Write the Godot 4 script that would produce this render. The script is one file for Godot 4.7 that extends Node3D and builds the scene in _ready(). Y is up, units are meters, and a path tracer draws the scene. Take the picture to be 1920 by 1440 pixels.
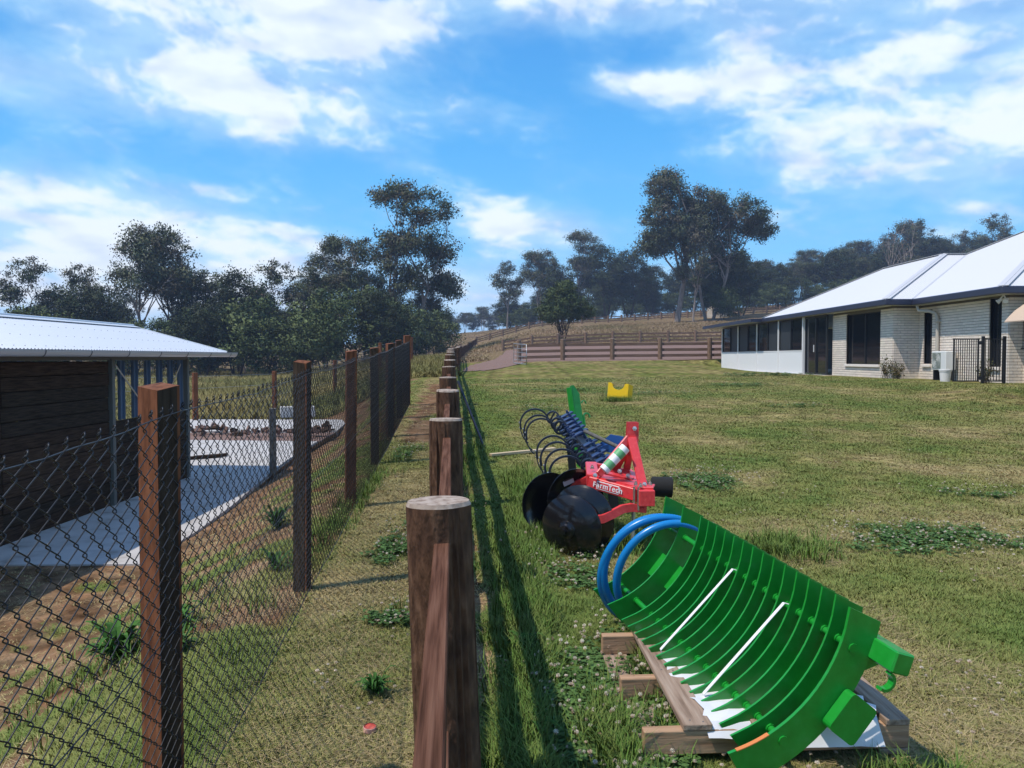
extends Node3D
# A paddock edge: chain-link fence and shed on the left, post-and-rail fence, farm implements on the lawn,
# brick house on the right, fenced yard, hillside and gum trees behind.
# Places are given as bearing (metres to the right per metre ahead) and distance ahead.

var M := {}
var taken := {}
var rng := RandomNumberGenerator.new()
var patch_noise := FastNoiseLite.new()
var fine_noise := FastNoiseLite.new()
var broad_noise := FastNoiseLite.new()

# ---------------------------------------------------------------- mesh collector
class Mb:
	var v := PackedVector3Array()
	var n := PackedVector3Array()
	var c := PackedColorArray()
	var col := Color(1, 1, 1)
	func tri(a: Vector3, b: Vector3, d: Vector3) -> void:
		var k := (d - a).cross(b - a)
		if k.length_squared() < 1e-18:
			return
		k = k.normalized()
		v.append(a); v.append(b); v.append(d)
		n.append(k); n.append(k); n.append(k)
		c.append(col); c.append(col); c.append(col)
	func trin(a: Vector3, b: Vector3, d: Vector3, na: Vector3, nb: Vector3, nd: Vector3) -> void:
		var k := (d - a).cross(b - a)
		if k.length_squared() < 1e-18:
			return
		v.append(a); n.append(na)
		if k.dot(na + nb + nd) >= 0.0:
			v.append(b); v.append(d); n.append(nb); n.append(nd)
		else:
			v.append(d); v.append(b); n.append(nd); n.append(nb)
		c.append(col); c.append(col); c.append(col)
	func quad(a: Vector3, b: Vector3, d: Vector3, e: Vector3) -> void:
		tri(a, b, d)
		tri(a, d, e)
	func quadn(a, b, d, e, na, nb, nd, ne) -> void:
		trin(a, b, d, na, nb, nd)
		trin(a, d, e, na, nd, ne)
	# chamfered box: t places it, s is its full size
	func box(t: Transform3D, s: Vector3, bev := 0.0) -> void:
		var h := s * 0.5
		if bev <= 0.0:
			var p := []
			for i in 8:
				p.append(t * Vector3(h.x if i & 1 else -h.x, h.y if i & 2 else -h.y, h.z if i & 4 else -h.z))
			quad(p[0], p[1], p[3], p[2]); quad(p[5], p[4], p[6], p[7])
			quad(p[4], p[0], p[2], p[6]); quad(p[1], p[5], p[7], p[3])
			quad(p[2], p[3], p[7], p[6]); quad(p[4], p[5], p[1], p[0])
			return
		bev = minf(bev, minf(h.x, minf(h.y, h.z)) * 0.95)
		var f := []
		for i in 8:
			var sg := Vector3(1 if i & 1 else -1, 1 if i & 2 else -1, 1 if i & 4 else -1)
			f.append([
				t * (sg * Vector3(h.x, h.y - bev, h.z - bev)),
				t * (sg * Vector3(h.x - bev, h.y, h.z - bev)),
				t * (sg * Vector3(h.x - bev, h.y - bev, h.z))])
		quad(f[0][2], f[1][2], f[3][2], f[2][2]); quad(f[5][2], f[4][2], f[6][2], f[7][2])
		quad(f[4][0], f[0][0], f[2][0], f[6][0]); quad(f[1][0], f[5][0], f[7][0], f[3][0])
		quad(f[2][1], f[3][1], f[7][1], f[6][1]); quad(f[4][1], f[5][1], f[1][1], f[0][1])
		for e in [[0, 1], [2, 3], [4, 5], [6, 7]]:
			quad(f[e[0]][1], f[e[1]][1], f[e[1]][2], f[e[0]][2])
		for e in [[0, 2], [1, 3], [4, 6], [5, 7]]:
			quad(f[e[0]][0], f[e[1]][0], f[e[1]][2], f[e[0]][2])
		for e in [[0, 4], [1, 5], [2, 6], [3, 7]]:
			quad(f[e[0]][0], f[e[1]][0], f[e[1]][1], f[e[0]][1])
		for i in 8:
			tri(f[i][0], f[i][1], f[i][2])
	# a bar of section w x h from a to b; up gives the direction of h
	func bar(a: Vector3, b: Vector3, w: float, h: float, up := Vector3.UP, bev := 0.0) -> void:
		var z := (b - a).normalized()
		var x := up.cross(z)
		if x.length() < 1e-4:
			x = Vector3.RIGHT.cross(z)
		x = x.normalized()
		box(Transform3D(Basis(x, z.cross(x), z), (a + b) * 0.5), Vector3(w, h, a.distance_to(b)), bev)
	func ring(a: Vector3, z: Vector3, r: float, sides: int, ph := 0.0) -> Array:
		var x := (Vector3.UP if absf(z.y) < 0.9 else Vector3.RIGHT).cross(z).normalized()
		var y := z.cross(x)
		var out := []
		for i in sides:
			var t := TAU * i / sides + ph
			out.append([a + (x * cos(t) + y * sin(t)) * r, x * cos(t) + y * sin(t)])
		return out
	func rod(a: Vector3, b: Vector3, r1: float, r2: float, sides := 8, caps := true) -> void:
		var z := (b - a).normalized()
		var p := ring(a, z, r1, sides)
		var q := ring(b, z, r2, sides)
		for i in sides:
			var j := (i + 1) % sides
			quadn(p[i][0], p[j][0], q[j][0], q[i][0], p[i][1], p[j][1], q[j][1], q[i][1])
			if caps:
				trin(a, p[i][0], p[j][0], -z, -z, -z)
				trin(b, q[j][0], q[i][0], z, z, z)
	# tube through points with parallel-carried frame
	func tube(pts: Array, r: float, sides := 6, closed := false, r_end := -1.0) -> void:
		var m := pts.size()
		var x := Vector3.ZERO
		var rings := []
		for i in m:
			var z: Vector3
			if closed:
				z = (pts[(i + 1) % m] - pts[(i + m - 1) % m]).normalized()
			else:
				z = (pts[mini(i + 1, m - 1)] - pts[maxi(i - 1, 0)]).normalized()
			if i == 0:
				x = (Vector3.UP if absf(z.y) < 0.9 else Vector3.RIGHT).cross(z).normalized()
			else:
				x = (x - z * x.dot(z)).normalized()
			var y := z.cross(x)
			var rr := r if r_end < 0.0 else lerpf(r, r_end, float(i) / (m - 1))
			var ro := []
			for k in sides:
				var t := TAU * k / sides
				var d := x * cos(t) + y * sin(t)
				ro.append([pts[i] + d * rr, d])
			rings.append(ro)
		for i in (m if closed else m - 1):
			var p = rings[i]
			var q = rings[(i + 1) % m]
			for k in sides:
				var l := (k + 1) % sides
				quadn(p[k][0], p[l][0], q[l][0], q[k][0], p[k][1], p[l][1], q[l][1], q[k][1])
		if not closed:
			for k in sides:
				var l := (k + 1) % sides
				tri(pts[0], rings[0][k][0], rings[0][l][0])
				tri(pts[m - 1], rings[m - 1][l][0], rings[m - 1][k][0])
	# flat strip of width w and thickness th along points; side gives the width direction
	func strap(pts: Array, w: float, th: float, side: Vector3) -> void:
		var m := pts.size()
		var f := []
		for i in m:
			var z: Vector3 = (pts[mini(i + 1, m - 1)] - pts[maxi(i - 1, 0)]).normalized()
			var s := (side - z * side.dot(z)).normalized()
			var u := z.cross(s)
			f.append([pts[i] - s * w * 0.5 - u * th * 0.5, pts[i] + s * w * 0.5 - u * th * 0.5, pts[i] + s * w * 0.5 + u * th * 0.5, pts[i] - s * w * 0.5 + u * th * 0.5])
		for i in m - 1:
			for k in 4:
				var l := (k + 1) % 4
				quad(f[i][k], f[i][l], f[i + 1][l], f[i + 1][k])
		quad(f[0][0], f[0][1], f[0][2], f[0][3])
		quad(f[m - 1][3], f[m - 1][2], f[m - 1][1], f[m - 1][0])
	# plate: polygon in the plane of x and y through o, thickness th along their normal
	func plate(poly: PackedVector2Array, o: Vector3, x: Vector3, y: Vector3, th: float) -> void:
		var z := x.cross(y).normalized() * th * 0.5
		var idx := Geometry2D.triangulate_polygon(poly)
		for i in range(0, idx.size(), 3):
			var a := o + x * poly[idx[i]].x + y * poly[idx[i]].y
			var b := o + x * poly[idx[i + 1]].x + y * poly[idx[i + 1]].y
			var d := o + x * poly[idx[i + 2]].x + y * poly[idx[i + 2]].y
			tri(a + z, b + z, d + z)
			tri(a - z, d - z, b - z)
		for i in poly.size():
			var a := o + x * poly[i].x + y * poly[i].y
			var j := (i + 1) % poly.size()
			var b := o + x * poly[j].x + y * poly[j].y
			quad(a - z, b - z, b + z, a + z)
	# surface of revolution round the axis from o along z; prof is [[along, radius], ...]
	func lathe(o: Vector3, z: Vector3, prof: Array, sides := 24) -> void:
		z = z.normalized()
		var x := (Vector3.UP if absf(z.y) < 0.9 else Vector3.RIGHT).cross(z).normalized()
		var y := z.cross(x)
		for i in prof.size() - 1:
			var t := Vector2(prof[i + 1][0] - prof[i][0], prof[i + 1][1] - prof[i][1])
			if t.length() < 1e-7:
				continue
			var nn := Vector2(-t.y, t.x).normalized()
			for k in sides:
				var a0 := TAU * k / sides
				var a1 := TAU * (k + 1) / sides
				var d0 := x * cos(a0) + y * sin(a0)
				var d1 := x * cos(a1) + y * sin(a1)
				var p0: Vector3 = o + z * prof[i][0] + d0 * prof[i][1]
				var p1: Vector3 = o + z * prof[i][0] + d1 * prof[i][1]
				var q0: Vector3 = o + z * prof[i + 1][0] + d0 * prof[i + 1][1]
				var q1: Vector3 = o + z * prof[i + 1][0] + d1 * prof[i + 1][1]
				var n0 := z * nn.x + d0 * nn.y
				var n1 := z * nn.x + d1 * nn.y
				quadn(p0, p1, q1, q0, n0, n1, n1, n0)
	func mesh(mat: Material, origin := Vector3.ZERO) -> ArrayMesh:
		var arr := []
		arr.resize(Mesh.ARRAY_MAX)
		var p := v
		if origin != Vector3.ZERO:
			p = PackedVector3Array()
			p.resize(v.size())
			for i in v.size():
				p[i] = v[i] - origin
		arr[Mesh.ARRAY_VERTEX] = p
		arr[Mesh.ARRAY_NORMAL] = n
		arr[Mesh.ARRAY_COLOR] = c
		var am := ArrayMesh.new()
		if p.size() > 0:
			am.add_surface_from_arrays(Mesh.PRIMITIVE_TRIANGLES, arr)
			am.surface_set_material(0, mat)
		return am

# ---------------------------------------------------------------- naming
func numbered(called: String) -> String:
	if not taken.has(called):
		taken[called] = 0
		return called
	taken[called] += 1
	return "%s_%03d" % [called, taken[called]]

func tag(o: Node, label: String, category := "", group := "", kind := "") -> Node:
	if label: o.set_meta("label", label)
	if category: o.set_meta("category", category)
	if group: o.set_meta("group", group)
	if kind: o.set_meta("kind", kind)
	return o

func thing(called: String, at: Vector3, label: String, category: String, group := "") -> Node3D:
	var o := Node3D.new()
	o.name = numbered(called)
	add_child(o)
	o.position = at
	tag(o, label, category, group)
	return o

# a collected mesh in world coordinates as a part of a thing (or as a thing of its own when parent is null)
func part(parent, called: String, mb: Mb, mat: Material) -> MeshInstance3D:
	var o := MeshInstance3D.new()
	if parent == null:
		var lo := Vector3(INF, INF, INF)
		var hi := -lo
		for p in mb.v:
			lo = lo.min(p); hi = hi.max(p)
		var base := Vector3((lo.x + hi.x) * 0.5, lo.y, (lo.z + hi.z) * 0.5)
		o.name = numbered(called)
		o.mesh = mb.mesh(mat, base)
		o.position = base
		add_child(o)
	else:
		o.name = called
		var org := Vector3.ZERO
		var p = parent
		while p != self:
			org += p.position
			p = p.get_parent()
		o.mesh = mb.mesh(mat, org)
		parent.add_child(o, true)
	return o

func inst(parent: Node3D, called: String, mesh: Mesh, t: Transform3D) -> MeshInstance3D:
	var o := MeshInstance3D.new()
	o.name = called
	o.mesh = mesh
	o.transform = t
	parent.add_child(o, true)
	return o

func structure(called: String, mb: Mb, mat: Material) -> MeshInstance3D:
	var o := MeshInstance3D.new()
	o.name = numbered(called)
	o.mesh = mb.mesh(mat)
	add_child(o)
	o.set_meta("kind", "structure")
	return o

func scatter(parent: Node, called: String, mesh: Mesh, buf: PackedFloat32Array, label := "", category := "") -> MultiMeshInstance3D:
	var mm := MultiMesh.new()
	mm.transform_format = MultiMesh.TRANSFORM_3D
	mm.use_colors = true
	mm.mesh = mesh
	mm.instance_count = buf.size() / 16
	mm.buffer = buf
	var o := MultiMeshInstance3D.new()
	o.name = numbered(called) if parent == self else called
	o.multimesh = mm
	parent.add_child(o, true)
	o.set_meta("kind", "stuff")
	if label: o.set_meta("label", label)
	if category: o.set_meta("category", category)
	return o

func push(buf: PackedFloat32Array, t: Transform3D, c: Color) -> void:
	var b := t.basis
	var o := t.origin
	buf.append_array(PackedFloat32Array([b.x.x, b.y.x, b.z.x, o.x, b.x.y, b.y.y, b.z.y, o.y, b.x.z, b.y.z, b.z.z, o.z, c.r, c.g, c.b, 1.0]))

# ---------------------------------------------------------------- materials
func lin(r: float, g: float, b: float) -> Color:
	return Color(r, g, b).linear_to_srgb()

func ntex(sd: int, freq: float, cols: Array, size := 256, oct := 4, normal := false, bump := 4.0) -> NoiseTexture2D:
	var f := FastNoiseLite.new()
	f.seed = sd
	f.noise_type = FastNoiseLite.TYPE_SIMPLEX_SMOOTH
	f.frequency = freq
	f.fractal_octaves = oct
	f.fractal_gain = 0.55
	var t := NoiseTexture2D.new()
	t.width = size
	t.height = size
	t.seamless = true
	t.noise = f
	if normal:
		t.as_normal_map = true
		t.bump_strength = bump
	else:
		var g := Gradient.new()
		var offs := PackedFloat32Array()
		var cc := PackedColorArray()
		for i in cols.size():
			offs.append(float(i) / (cols.size() - 1))
			cc.append(cols[i])
		g.offsets = offs
		g.colors = cc
		t.color_ramp = g
	return t

func mat(called: String, c: Color, rough := 0.9, metal := 0.0, spec := 0.5) -> StandardMaterial3D:
	var m := StandardMaterial3D.new()
	m.resource_name = called
	m.albedo_color = c
	m.roughness = rough
	m.metallic = metal
	m.metallic_specular = spec
	m.cull_mode = BaseMaterial3D.CULL_DISABLED
	M[called] = m
	return m

func grained(called: String, cols: Array, scale: Vector3, sd: int, rough := 0.9, spec := 0.3, bump := 3.0, freq := 0.02) -> StandardMaterial3D:
	var m := mat(called, Color.WHITE, rough, 0.0, spec)
	m.albedo_texture = ntex(sd, freq, cols, 256, 5)
	m.normal_enabled = bump > 0.0
	if bump > 0.0:
		m.normal_texture = ntex(sd, freq, [], 256, 5, true, bump)
	m.uv1_triplanar = true
	m.uv1_scale = scale
	return m

func materials() -> void:
	var m: StandardMaterial3D
	# timber; the long axis of the grain is the small number of the scale
	grained("post_round", [lin(.022, .012, .008), lin(.068, .034, .020), lin(.118, .062, .036), lin(.20, .115, .072)], Vector3(4, 1.1, 4), 3, .85, .3, 5.0)
	grained("post_top", [lin(.16, .11, .085), lin(.34, .275, .225), lin(.44, .37, .315)], Vector3(4, 4, 4), 4, .9, .2, 3.0)
	grained("rail", [lin(.040, .019, .012), lin(.110, .052, .034), lin(.17, .090, .060)], Vector3(9, 9, .8), 5, .95, .12, 4.0)
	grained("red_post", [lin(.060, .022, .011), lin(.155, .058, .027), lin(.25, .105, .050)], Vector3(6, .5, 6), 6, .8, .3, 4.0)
	grained("dark_post", [lin(.022, .016, .012), lin(.05, .036, .026), lin(.085, .06, .042)], Vector3(6, .6, 6), 7, .9, .2, 4.0)
	grained("plank_dark_a", [lin(.020, .013, .009), lin(.048, .031, .021), lin(.082, .053, .035)], Vector3(6, 6, .4), 8, .9, .2, 4.0)
	grained("plank_dark_b", [lin(.025, .015, .010), lin(.060, .038, .025), lin(.10, .064, .042)], Vector3(6, 6, .4), 9, .9, .2, 4.0)
	grained("plank_dark_c", [lin(.017, .013, .010), lin(.038, .029, .021), lin(.068, .048, .034)], Vector3(6, 6, .4), 10, .9, .2, 4.0)
	grained("pallet_a", [lin(.16, .11, .08), lin(.30, .22, .165), lin(.39, .31, .245)], Vector3(5, 5, .4), 11, .9, .2, 3.0)
	grained("pallet_b", [lin(.24, .145, .085), lin(.40, .25, .155), lin(.47, .32, .205)], Vector3(.4, 5, 5), 12, .9, .2, 3.0)
	grained("pale_board", [lin(.36, .27, .17), lin(.50, .40, .27), lin(.58, .48, .34)], Vector3(.4, 6, 6), 13, .9, .2, 2.0)
	grained("far_rail", [lin(.10, .06, .045), lin(.17, .11, .08), lin(.24, .16, .12)], Vector3(.4, 5, 5), 14, .9, .2, 0.0)
	grained("far_post", [lin(.12, .075, .05), lin(.22, .145, .10), lin(.30, .21, .15)], Vector3(4, .6, 4), 15, .9, .2, 0.0)
	grained("grey_post", [lin(.07, .066, .06), lin(.13, .125, .115), lin(.18, .17, .16)], Vector3(5, .6, 5), 16, .95, .2, 3.0)
	# mineral
	grained("concrete", [lin(.26, .235, .21), lin(.38, .36, .34), lin(.44, .425, .41), lin(.46, .445, .43), lin(.50, .48, .465)], Vector3(.45, .45, .45), 17, .9, .2, 1.0, 0.014)
	grained("gravel", [lin(.15, .095, .075), lin(.22, .145, .12), lin(.29, .205, .175)], Vector3(.6, .6, .6), 18, .95, .2, 6.0, 0.06)
	grained("brick_a", [lin(.66, .59, .52), lin(.74, .67, .60), lin(.78, .715, .65)], Vector3(2, 2, 2), 19, .85, .3, 2.0, 0.04)
	grained("brick_b", [lin(.60, .53, .46), lin(.69, .62, .55), lin(.74, .67, .605)], Vector3(2, 2, 2), 20, .85, .3, 2.0, 0.04)
	grained("brick_c", [lin(.69, .63, .565), lin(.77, .71, .645), lin(.80, .745, .69)], Vector3(2, 2, 2), 21, .85, .3, 2.0, 0.04)
	mat("mortar", lin(.16, .145, .13), .95)
	grained("rubble", [lin(.10, .06, .045), lin(.20, .125, .10), lin(.30, .21, .18)], Vector3(2, 2, 2), 22, .95, .2, 4.0, 0.05)
	# metals and paint
	m = mat("zinc_roof", lin(.68, .70, .72), .42, .35, .5)
	m = mat("gutter", lin(.55, .57, .60), .4, .4)
	mat("bracket", lin(.12, .12, .13), .6, .3)
	mat("steel_stud", lin(.16, .22, .31), .45, .4)
	mat("corner_steel", lin(.13, .14, .13), .6, .2)
	mat("galv", lin(.55, .56, .57), .35, .8)
	mat("bolt", lin(.60, .58, .54), .3, .9)
	mat("white_roof", lin(.58, .585, .60), .5, 0.0, .5)
	mat("roof_cap", lin(.50, .505, .52), .45, 0.0, .5)
	mat("fascia", lin(.028, .034, .065), .35, 0.0, .5)
	mat("soffit", lin(.55, .54, .52), .8)
	mat("cream", lin(.47, .43, .37), .6)
	mat("white_panel", lin(.80, .81, .82), .45)
	mat("white_frame", lin(.78, .78, .78), .4)
	mat("dark_frame", lin(.014, .016, .020), .4)
	mat("dark_glass", lin(.012, .014, .018), .06, 0.0, .5)
	mat("screen_mesh", lin(.022, .026, .032), .55)
	mat("black_steel", lin(.012, .012, .014), .35)
	mat("awning", lin(.55, .42, .31), .7)
	mat("ac_white", lin(.68, .69, .68), .45)
	mat("ac_grille", lin(.20, .23, .20), .6)
	mat("bucket_white", lin(.70, .70, .69), .5)
	mat("tank", lin(.50, .44, .36), .8)
	m = mat("wire", lin(.010, .010, .012), .38, 0.0, .5)
	m = mat("bare_wire", lin(.35, .35, .36), .4, .8)
	m = grained("green_paint", [lin(.006, .200, .016), lin(.007, .245, .022), lin(.009, .265, .026), lin(.012, .29, .034), lin(.035, .30, .060)], Vector3(2, 2, 2), 31, .36, .5, 0.5, 0.02)
	m.clearcoat_enabled = true; m.clearcoat = .25; m.clearcoat_roughness = .25
	m = grained("red_paint", [lin(.55, .026, .032), lin(.68, .040, .046), lin(.72, .052, .056), lin(.74, .12, .11)], Vector3(3, 3, 3), 32, .38, .5, 0.4, 0.03)
	m.clearcoat_enabled = true; m.clearcoat = .2; m.clearcoat_roughness = .25
	grained("yellow_paint", [lin(.80, .46, .004), lin(.86, .54, .006), lin(.88, .58, .010)], Vector3(3, 3, 3), 33, .4, .5, 0.3, 0.03)
	mat("blue_clamp", lin(.012, .036, .115), .4)
	mat("tine_steel", lin(.024, .030, .048), .35, .2)
	mat("frame_black", lin(.010, .012, .016), .4)
	mat("blue_plate", lin(.02, .09, .30), .4)
	m = grained("disc_black", [lin(.006, .006, .007), lin(.010, .010, .012), lin(.016, .016, .018)], Vector3(3, 3, 3), 34, .16, .5, 0.2, 0.04)
	mat("rubber", lin(.010, .010, .010), .9)
	m = mat("hose", lin(.004, .19, .50), .3)
	mat("orange_tie", lin(.60, .20, .05), .6)
	mat("print_white", lin(.80, .80, .80), .5)
	mat("print_green", lin(.12, .38, .16), .5)
	mat("print_grey", lin(.45, .46, .48), .5)
	mat("strap_white", lin(.78, .79, .80), .5)
	mat("sheet_white", lin(.66, .67, .70), .6)
	mat("lid_red", lin(.55, .09, .06), .5)
	mat("lid_pink", lin(.66, .36, .30), .6)
	mat("black_plastic", lin(.010, .011, .014), .4)
	# living things
	m = mat("ground", Color.WHITE, .97, 0.0, .1)
	m.vertex_color_use_as_albedo = true
	m.albedo_texture = ntex(41, 0.006, [Color(.42, .42, .40), Color(.66, .65, .62), Color(.84, .83, .80), Color(1, 1, .98)], 1024, 7)
	m.normal_enabled = true
	m.normal_texture = ntex(42, 0.03, [], 512, 5, true, 10.0)
	m.uv1_triplanar = true
	m.uv1_world_triplanar = true
	m.uv1_scale = Vector3(.31, .31, .31)
	m = mat("blade", Color.WHITE, .75, 0.0, .25)
	m.vertex_color_use_as_albedo = true
	m = mat("leaf", Color.WHITE, .85, 0.0, .2)
	m.vertex_color_use_as_albedo = true
	m.backlight_enabled = true
	m.backlight = lin(.03, .04, .012)
	grained("bark_pale", [lin(.13, .10, .085), lin(.27, .22, .19), lin(.40, .34, .30)], Vector3(.8, .12, .8), 43, .9, .2, 0.0)
	grained("bark_dark", [lin(.03, .025, .022), lin(.07, .056, .046), lin(.11, .09, .075)], Vector3(.8, .12, .8), 44, .9, .2, 0.0)

# ---------------------------------------------------------------- terrain
const NEAR_D := [-30.0, 0.0, 5.36, 7.94, 10.6, 18.4, 28.0]
const NEAR_Y := [-.6, 0.0, .178, .268, .35, .68, .90]
const FAR_B := [-.1, -.04, .03, .13, .26, .46, .64]
const FAR_D := [28.0, 48.0, 90.0, 165.0, 200.0, 260.0, 330.0, 420.0, 900.0]
const FAR_Y := [
	[.90, .90, .90, .90, .90, .90, .90],
	[1.2, 1.3, 1.42, 1.45, 1.47, 1.6, 1.8],
	[1.5, 2.0, 3.0, 3.45, 3.6, 4.0, 4.5],
	[1.8, 4.6, 8.0, 9.0, 10.0, 11.5, 12.5],
	[3.5, 6.7, 10.0, 11.4, 13.6, 15.5, 16.5],
	[8.8, 10.0, 12.2, 14.0, 17.0, 22.0, 24.0],
	[10.6, 12.0, 13.5, 16.0, 20.0, 28.0, 30.0],
	[11.0, 12.0, 13.5, 16.0, 20.0, 30.0, 32.0],
	[6.0, 6.0, 8.0, 8.0, 8.0, 10.0, 10.0]]
const LOW_D := [-30.0, 4.0, 9.0, 13.0, 35.0, 100.0, 180.0, 260.0, 420.0, 900.0]
const LOW_Y := [-.7, -.62, -.66, -.70, -.86, -.55, .2, 2.0, 4.0, 3.0]

func table(xs: Array, ys: Array, x: float) -> float:
	if x <= xs[0]: return ys[0]
	for i in xs.size() - 1:
		if x <= xs[i + 1]:
			return lerpf(ys[i], ys[i + 1], (x - xs[i]) / (xs[i + 1] - xs[i]))
	return ys[ys.size() - 1]

func wire_line(d: float) -> float:
	return -.935 - .077 * d

func rail_line(d: float) -> float:
	return -.042 - .075 * d

func ground_y(x: float, d: float) -> float:
	var high: float
	if d < 28.0:
		high = table(NEAR_D, NEAR_Y, d)
	else:
		var b := x / d
		var i := 0
		while i < FAR_D.size() - 2 and d > FAR_D[i + 1]:
			i += 1
		var t := clampf((d - FAR_D[i]) / (FAR_D[i + 1] - FAR_D[i]), 0.0, 1.0)
		high = lerpf(table(FAR_B, FAR_Y[i], b), table(FAR_B, FAR_Y[i + 1], b), t)
	high += .012 * clampf(x, -3.0, 20.0) * (1.0 - smoothstep(32.0, 60.0, d)) * smoothstep(2.0, 12.0, d)
	# level pad of the house
	var out := maxf(maxf(11.9 - x, x - 30.0), maxf(19.0 - d, d - 48.2))
	high = lerpf(1.03, high, smoothstep(0.0, 2.4, out))
	# lower ground of the shed side
	var w := 2.5 + maxf(0.0, d - 25.0) * .28
	var s := smoothstep(0.0, 1.0, (wire_line(d) - .12 - x) / w) * smoothstep(-3.0, 3.0, d)
	var y := lerpf(high, table(LOW_D, LOW_Y, d), s)
	return y + fine_noise.get_noise_2d(x * 3.0, d * 3.0) * .012 + broad_noise.get_noise_2d(x, d) * .06 * smoothstep(25.0, 120.0, d) * 4.0 * smoothstep(0.0, 4.0, out)

func spot(b: float, d: float, up := 0.0) -> Vector3:
	return Vector3(b * d, ground_y(b * d, d) + up, -d)

func on(x: float, d: float, up := 0.0) -> Vector3:
	return Vector3(x, ground_y(x, d) + up, -d)

# clover patches on the lawn and beside the fences: x, distance, half width, half length
const CLOVER := [
	[.52, 4.0, .36, .58], [.42, 3.35, .25, .3], [.45, 5.65, .36, .40], [.15, 6.3, .22, .35], [.60, 6.6, .3, .25], [3.45, 6.5, .80, .42], [2.3, 9.2, .45, .6],
	[-.95, 6.6, .16, .6], [-.72, 4.75, .16, .12], [4.9, 8.2, .4, .3], [.6, 17.0, .6, .4], [3.5, 21.0, 1.4, .4], [1.2, 22.5, 1.0, .3],
	[9.5, 30.0, 1.6, .6], [6.0, 17.0, .6, .35], [-1.5, 11.5, .2, .6], [7.0, 24.0, 1.2, .4]]

# 0 bare soil, 1 lawn, 2 clover, 3 long field grass ; and how dry the grass is
func cover(x: float, d: float) -> Vector2:
	var wl := wire_line(d)
	var rl := rail_line(d)
	var p := patch_noise.get_noise_2d(x, d)
	var q := patch_noise.get_noise_2d(x * 3.1 + 40.0, d * 3.1)
	var dry := clampf(.47 + p * .75 + q * .28, 0.0, 1.0)
	if x < wl - .02 and d < 34.0:
		# trampled soil beside the slab with green patches close to the fence
		var soil := clampf((wl - x) * .22 + .42 + q * .9 + p * .5, 0.0, 1.0)
		if d > 19.0 and x > wl - 2.0:
			soil -= .25
		if d < 4.3:
			soil -= .22
		return Vector2(0.0 if soil > .5 else 1.0, clampf(dry * .7 + .05, 0.0, 1.0))
	if x < wl and d >= 34.0:
		return Vector2(3.0, clampf(.5 + p * .7, 0.0, 1.0))
	for k in CLOVER:
		var u := Vector2((x - k[0]) / k[2], (d - k[1]) / k[3]).length() + q * .9 + fine_noise.get_noise_2d(x * 6.0, d * 6.0) * .5
		if u < .82:
			return Vector2(2.0, .1)
	if absf(x - rl) < .34:
		var e := x - rl
		if e > -.09 and e < .22 + q * .12 and d < 30.0:
			return Vector2(0.0, .9)
	if x < rl and x > wl and d < 34.0:
		if d > 12.5 and x > rl - .75 - q * .3 and p + q * .6 > -.35 and d < 27.0:
			return Vector2(0.0, .8)
		return Vector2(1.0, clampf(dry * .8 + .38, 0.0, 1.0))
	if d < 55.0:
		# greener beside the fence line and around the implements
		var near_fence := 1.0 - smoothstep(.5, 1.5, x - rl)
		var farther := smoothstep(11.0, 16.0, d)
		dry = lerpf(dry, clampf(.44 + p * .6 + q * .25, 0.0, 1.0), farther)
		return Vector2(1.0, clampf(dry - near_fence * .45, 0.0, 1.0))
	return Vector2(3.0, clampf(.72 + p * .6, 0.0, 1.0))

func soil_color(x: float, d: float) -> Color:
	var t := clampf(.5 + fine_noise.get_noise_2d(x * 2.0, d * 2.0), 0.0, 1.0)
	return Color(.23, .125, .072).lerp(Color(.31, .215, .14), t)

func grass_color(dry: float, x: float, d: float) -> Color:
	var green := Color(.135, .200, .046)
	var olive := Color(.245, .250, .080)
	var straw := Color(.41, .335, .160)
	return green.lerp(olive, dry * 2.0) if dry < .5 else olive.lerp(straw, dry * 2.0 - 1.0)

func steps(a: float, b: float, first: float, grow: float) -> Array:
	var out := [a]
	var s := first
	while out[-1] + s < b:
		out.append(out[-1] + s)
		s *= grow
	out.append(b)
	return out

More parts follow.
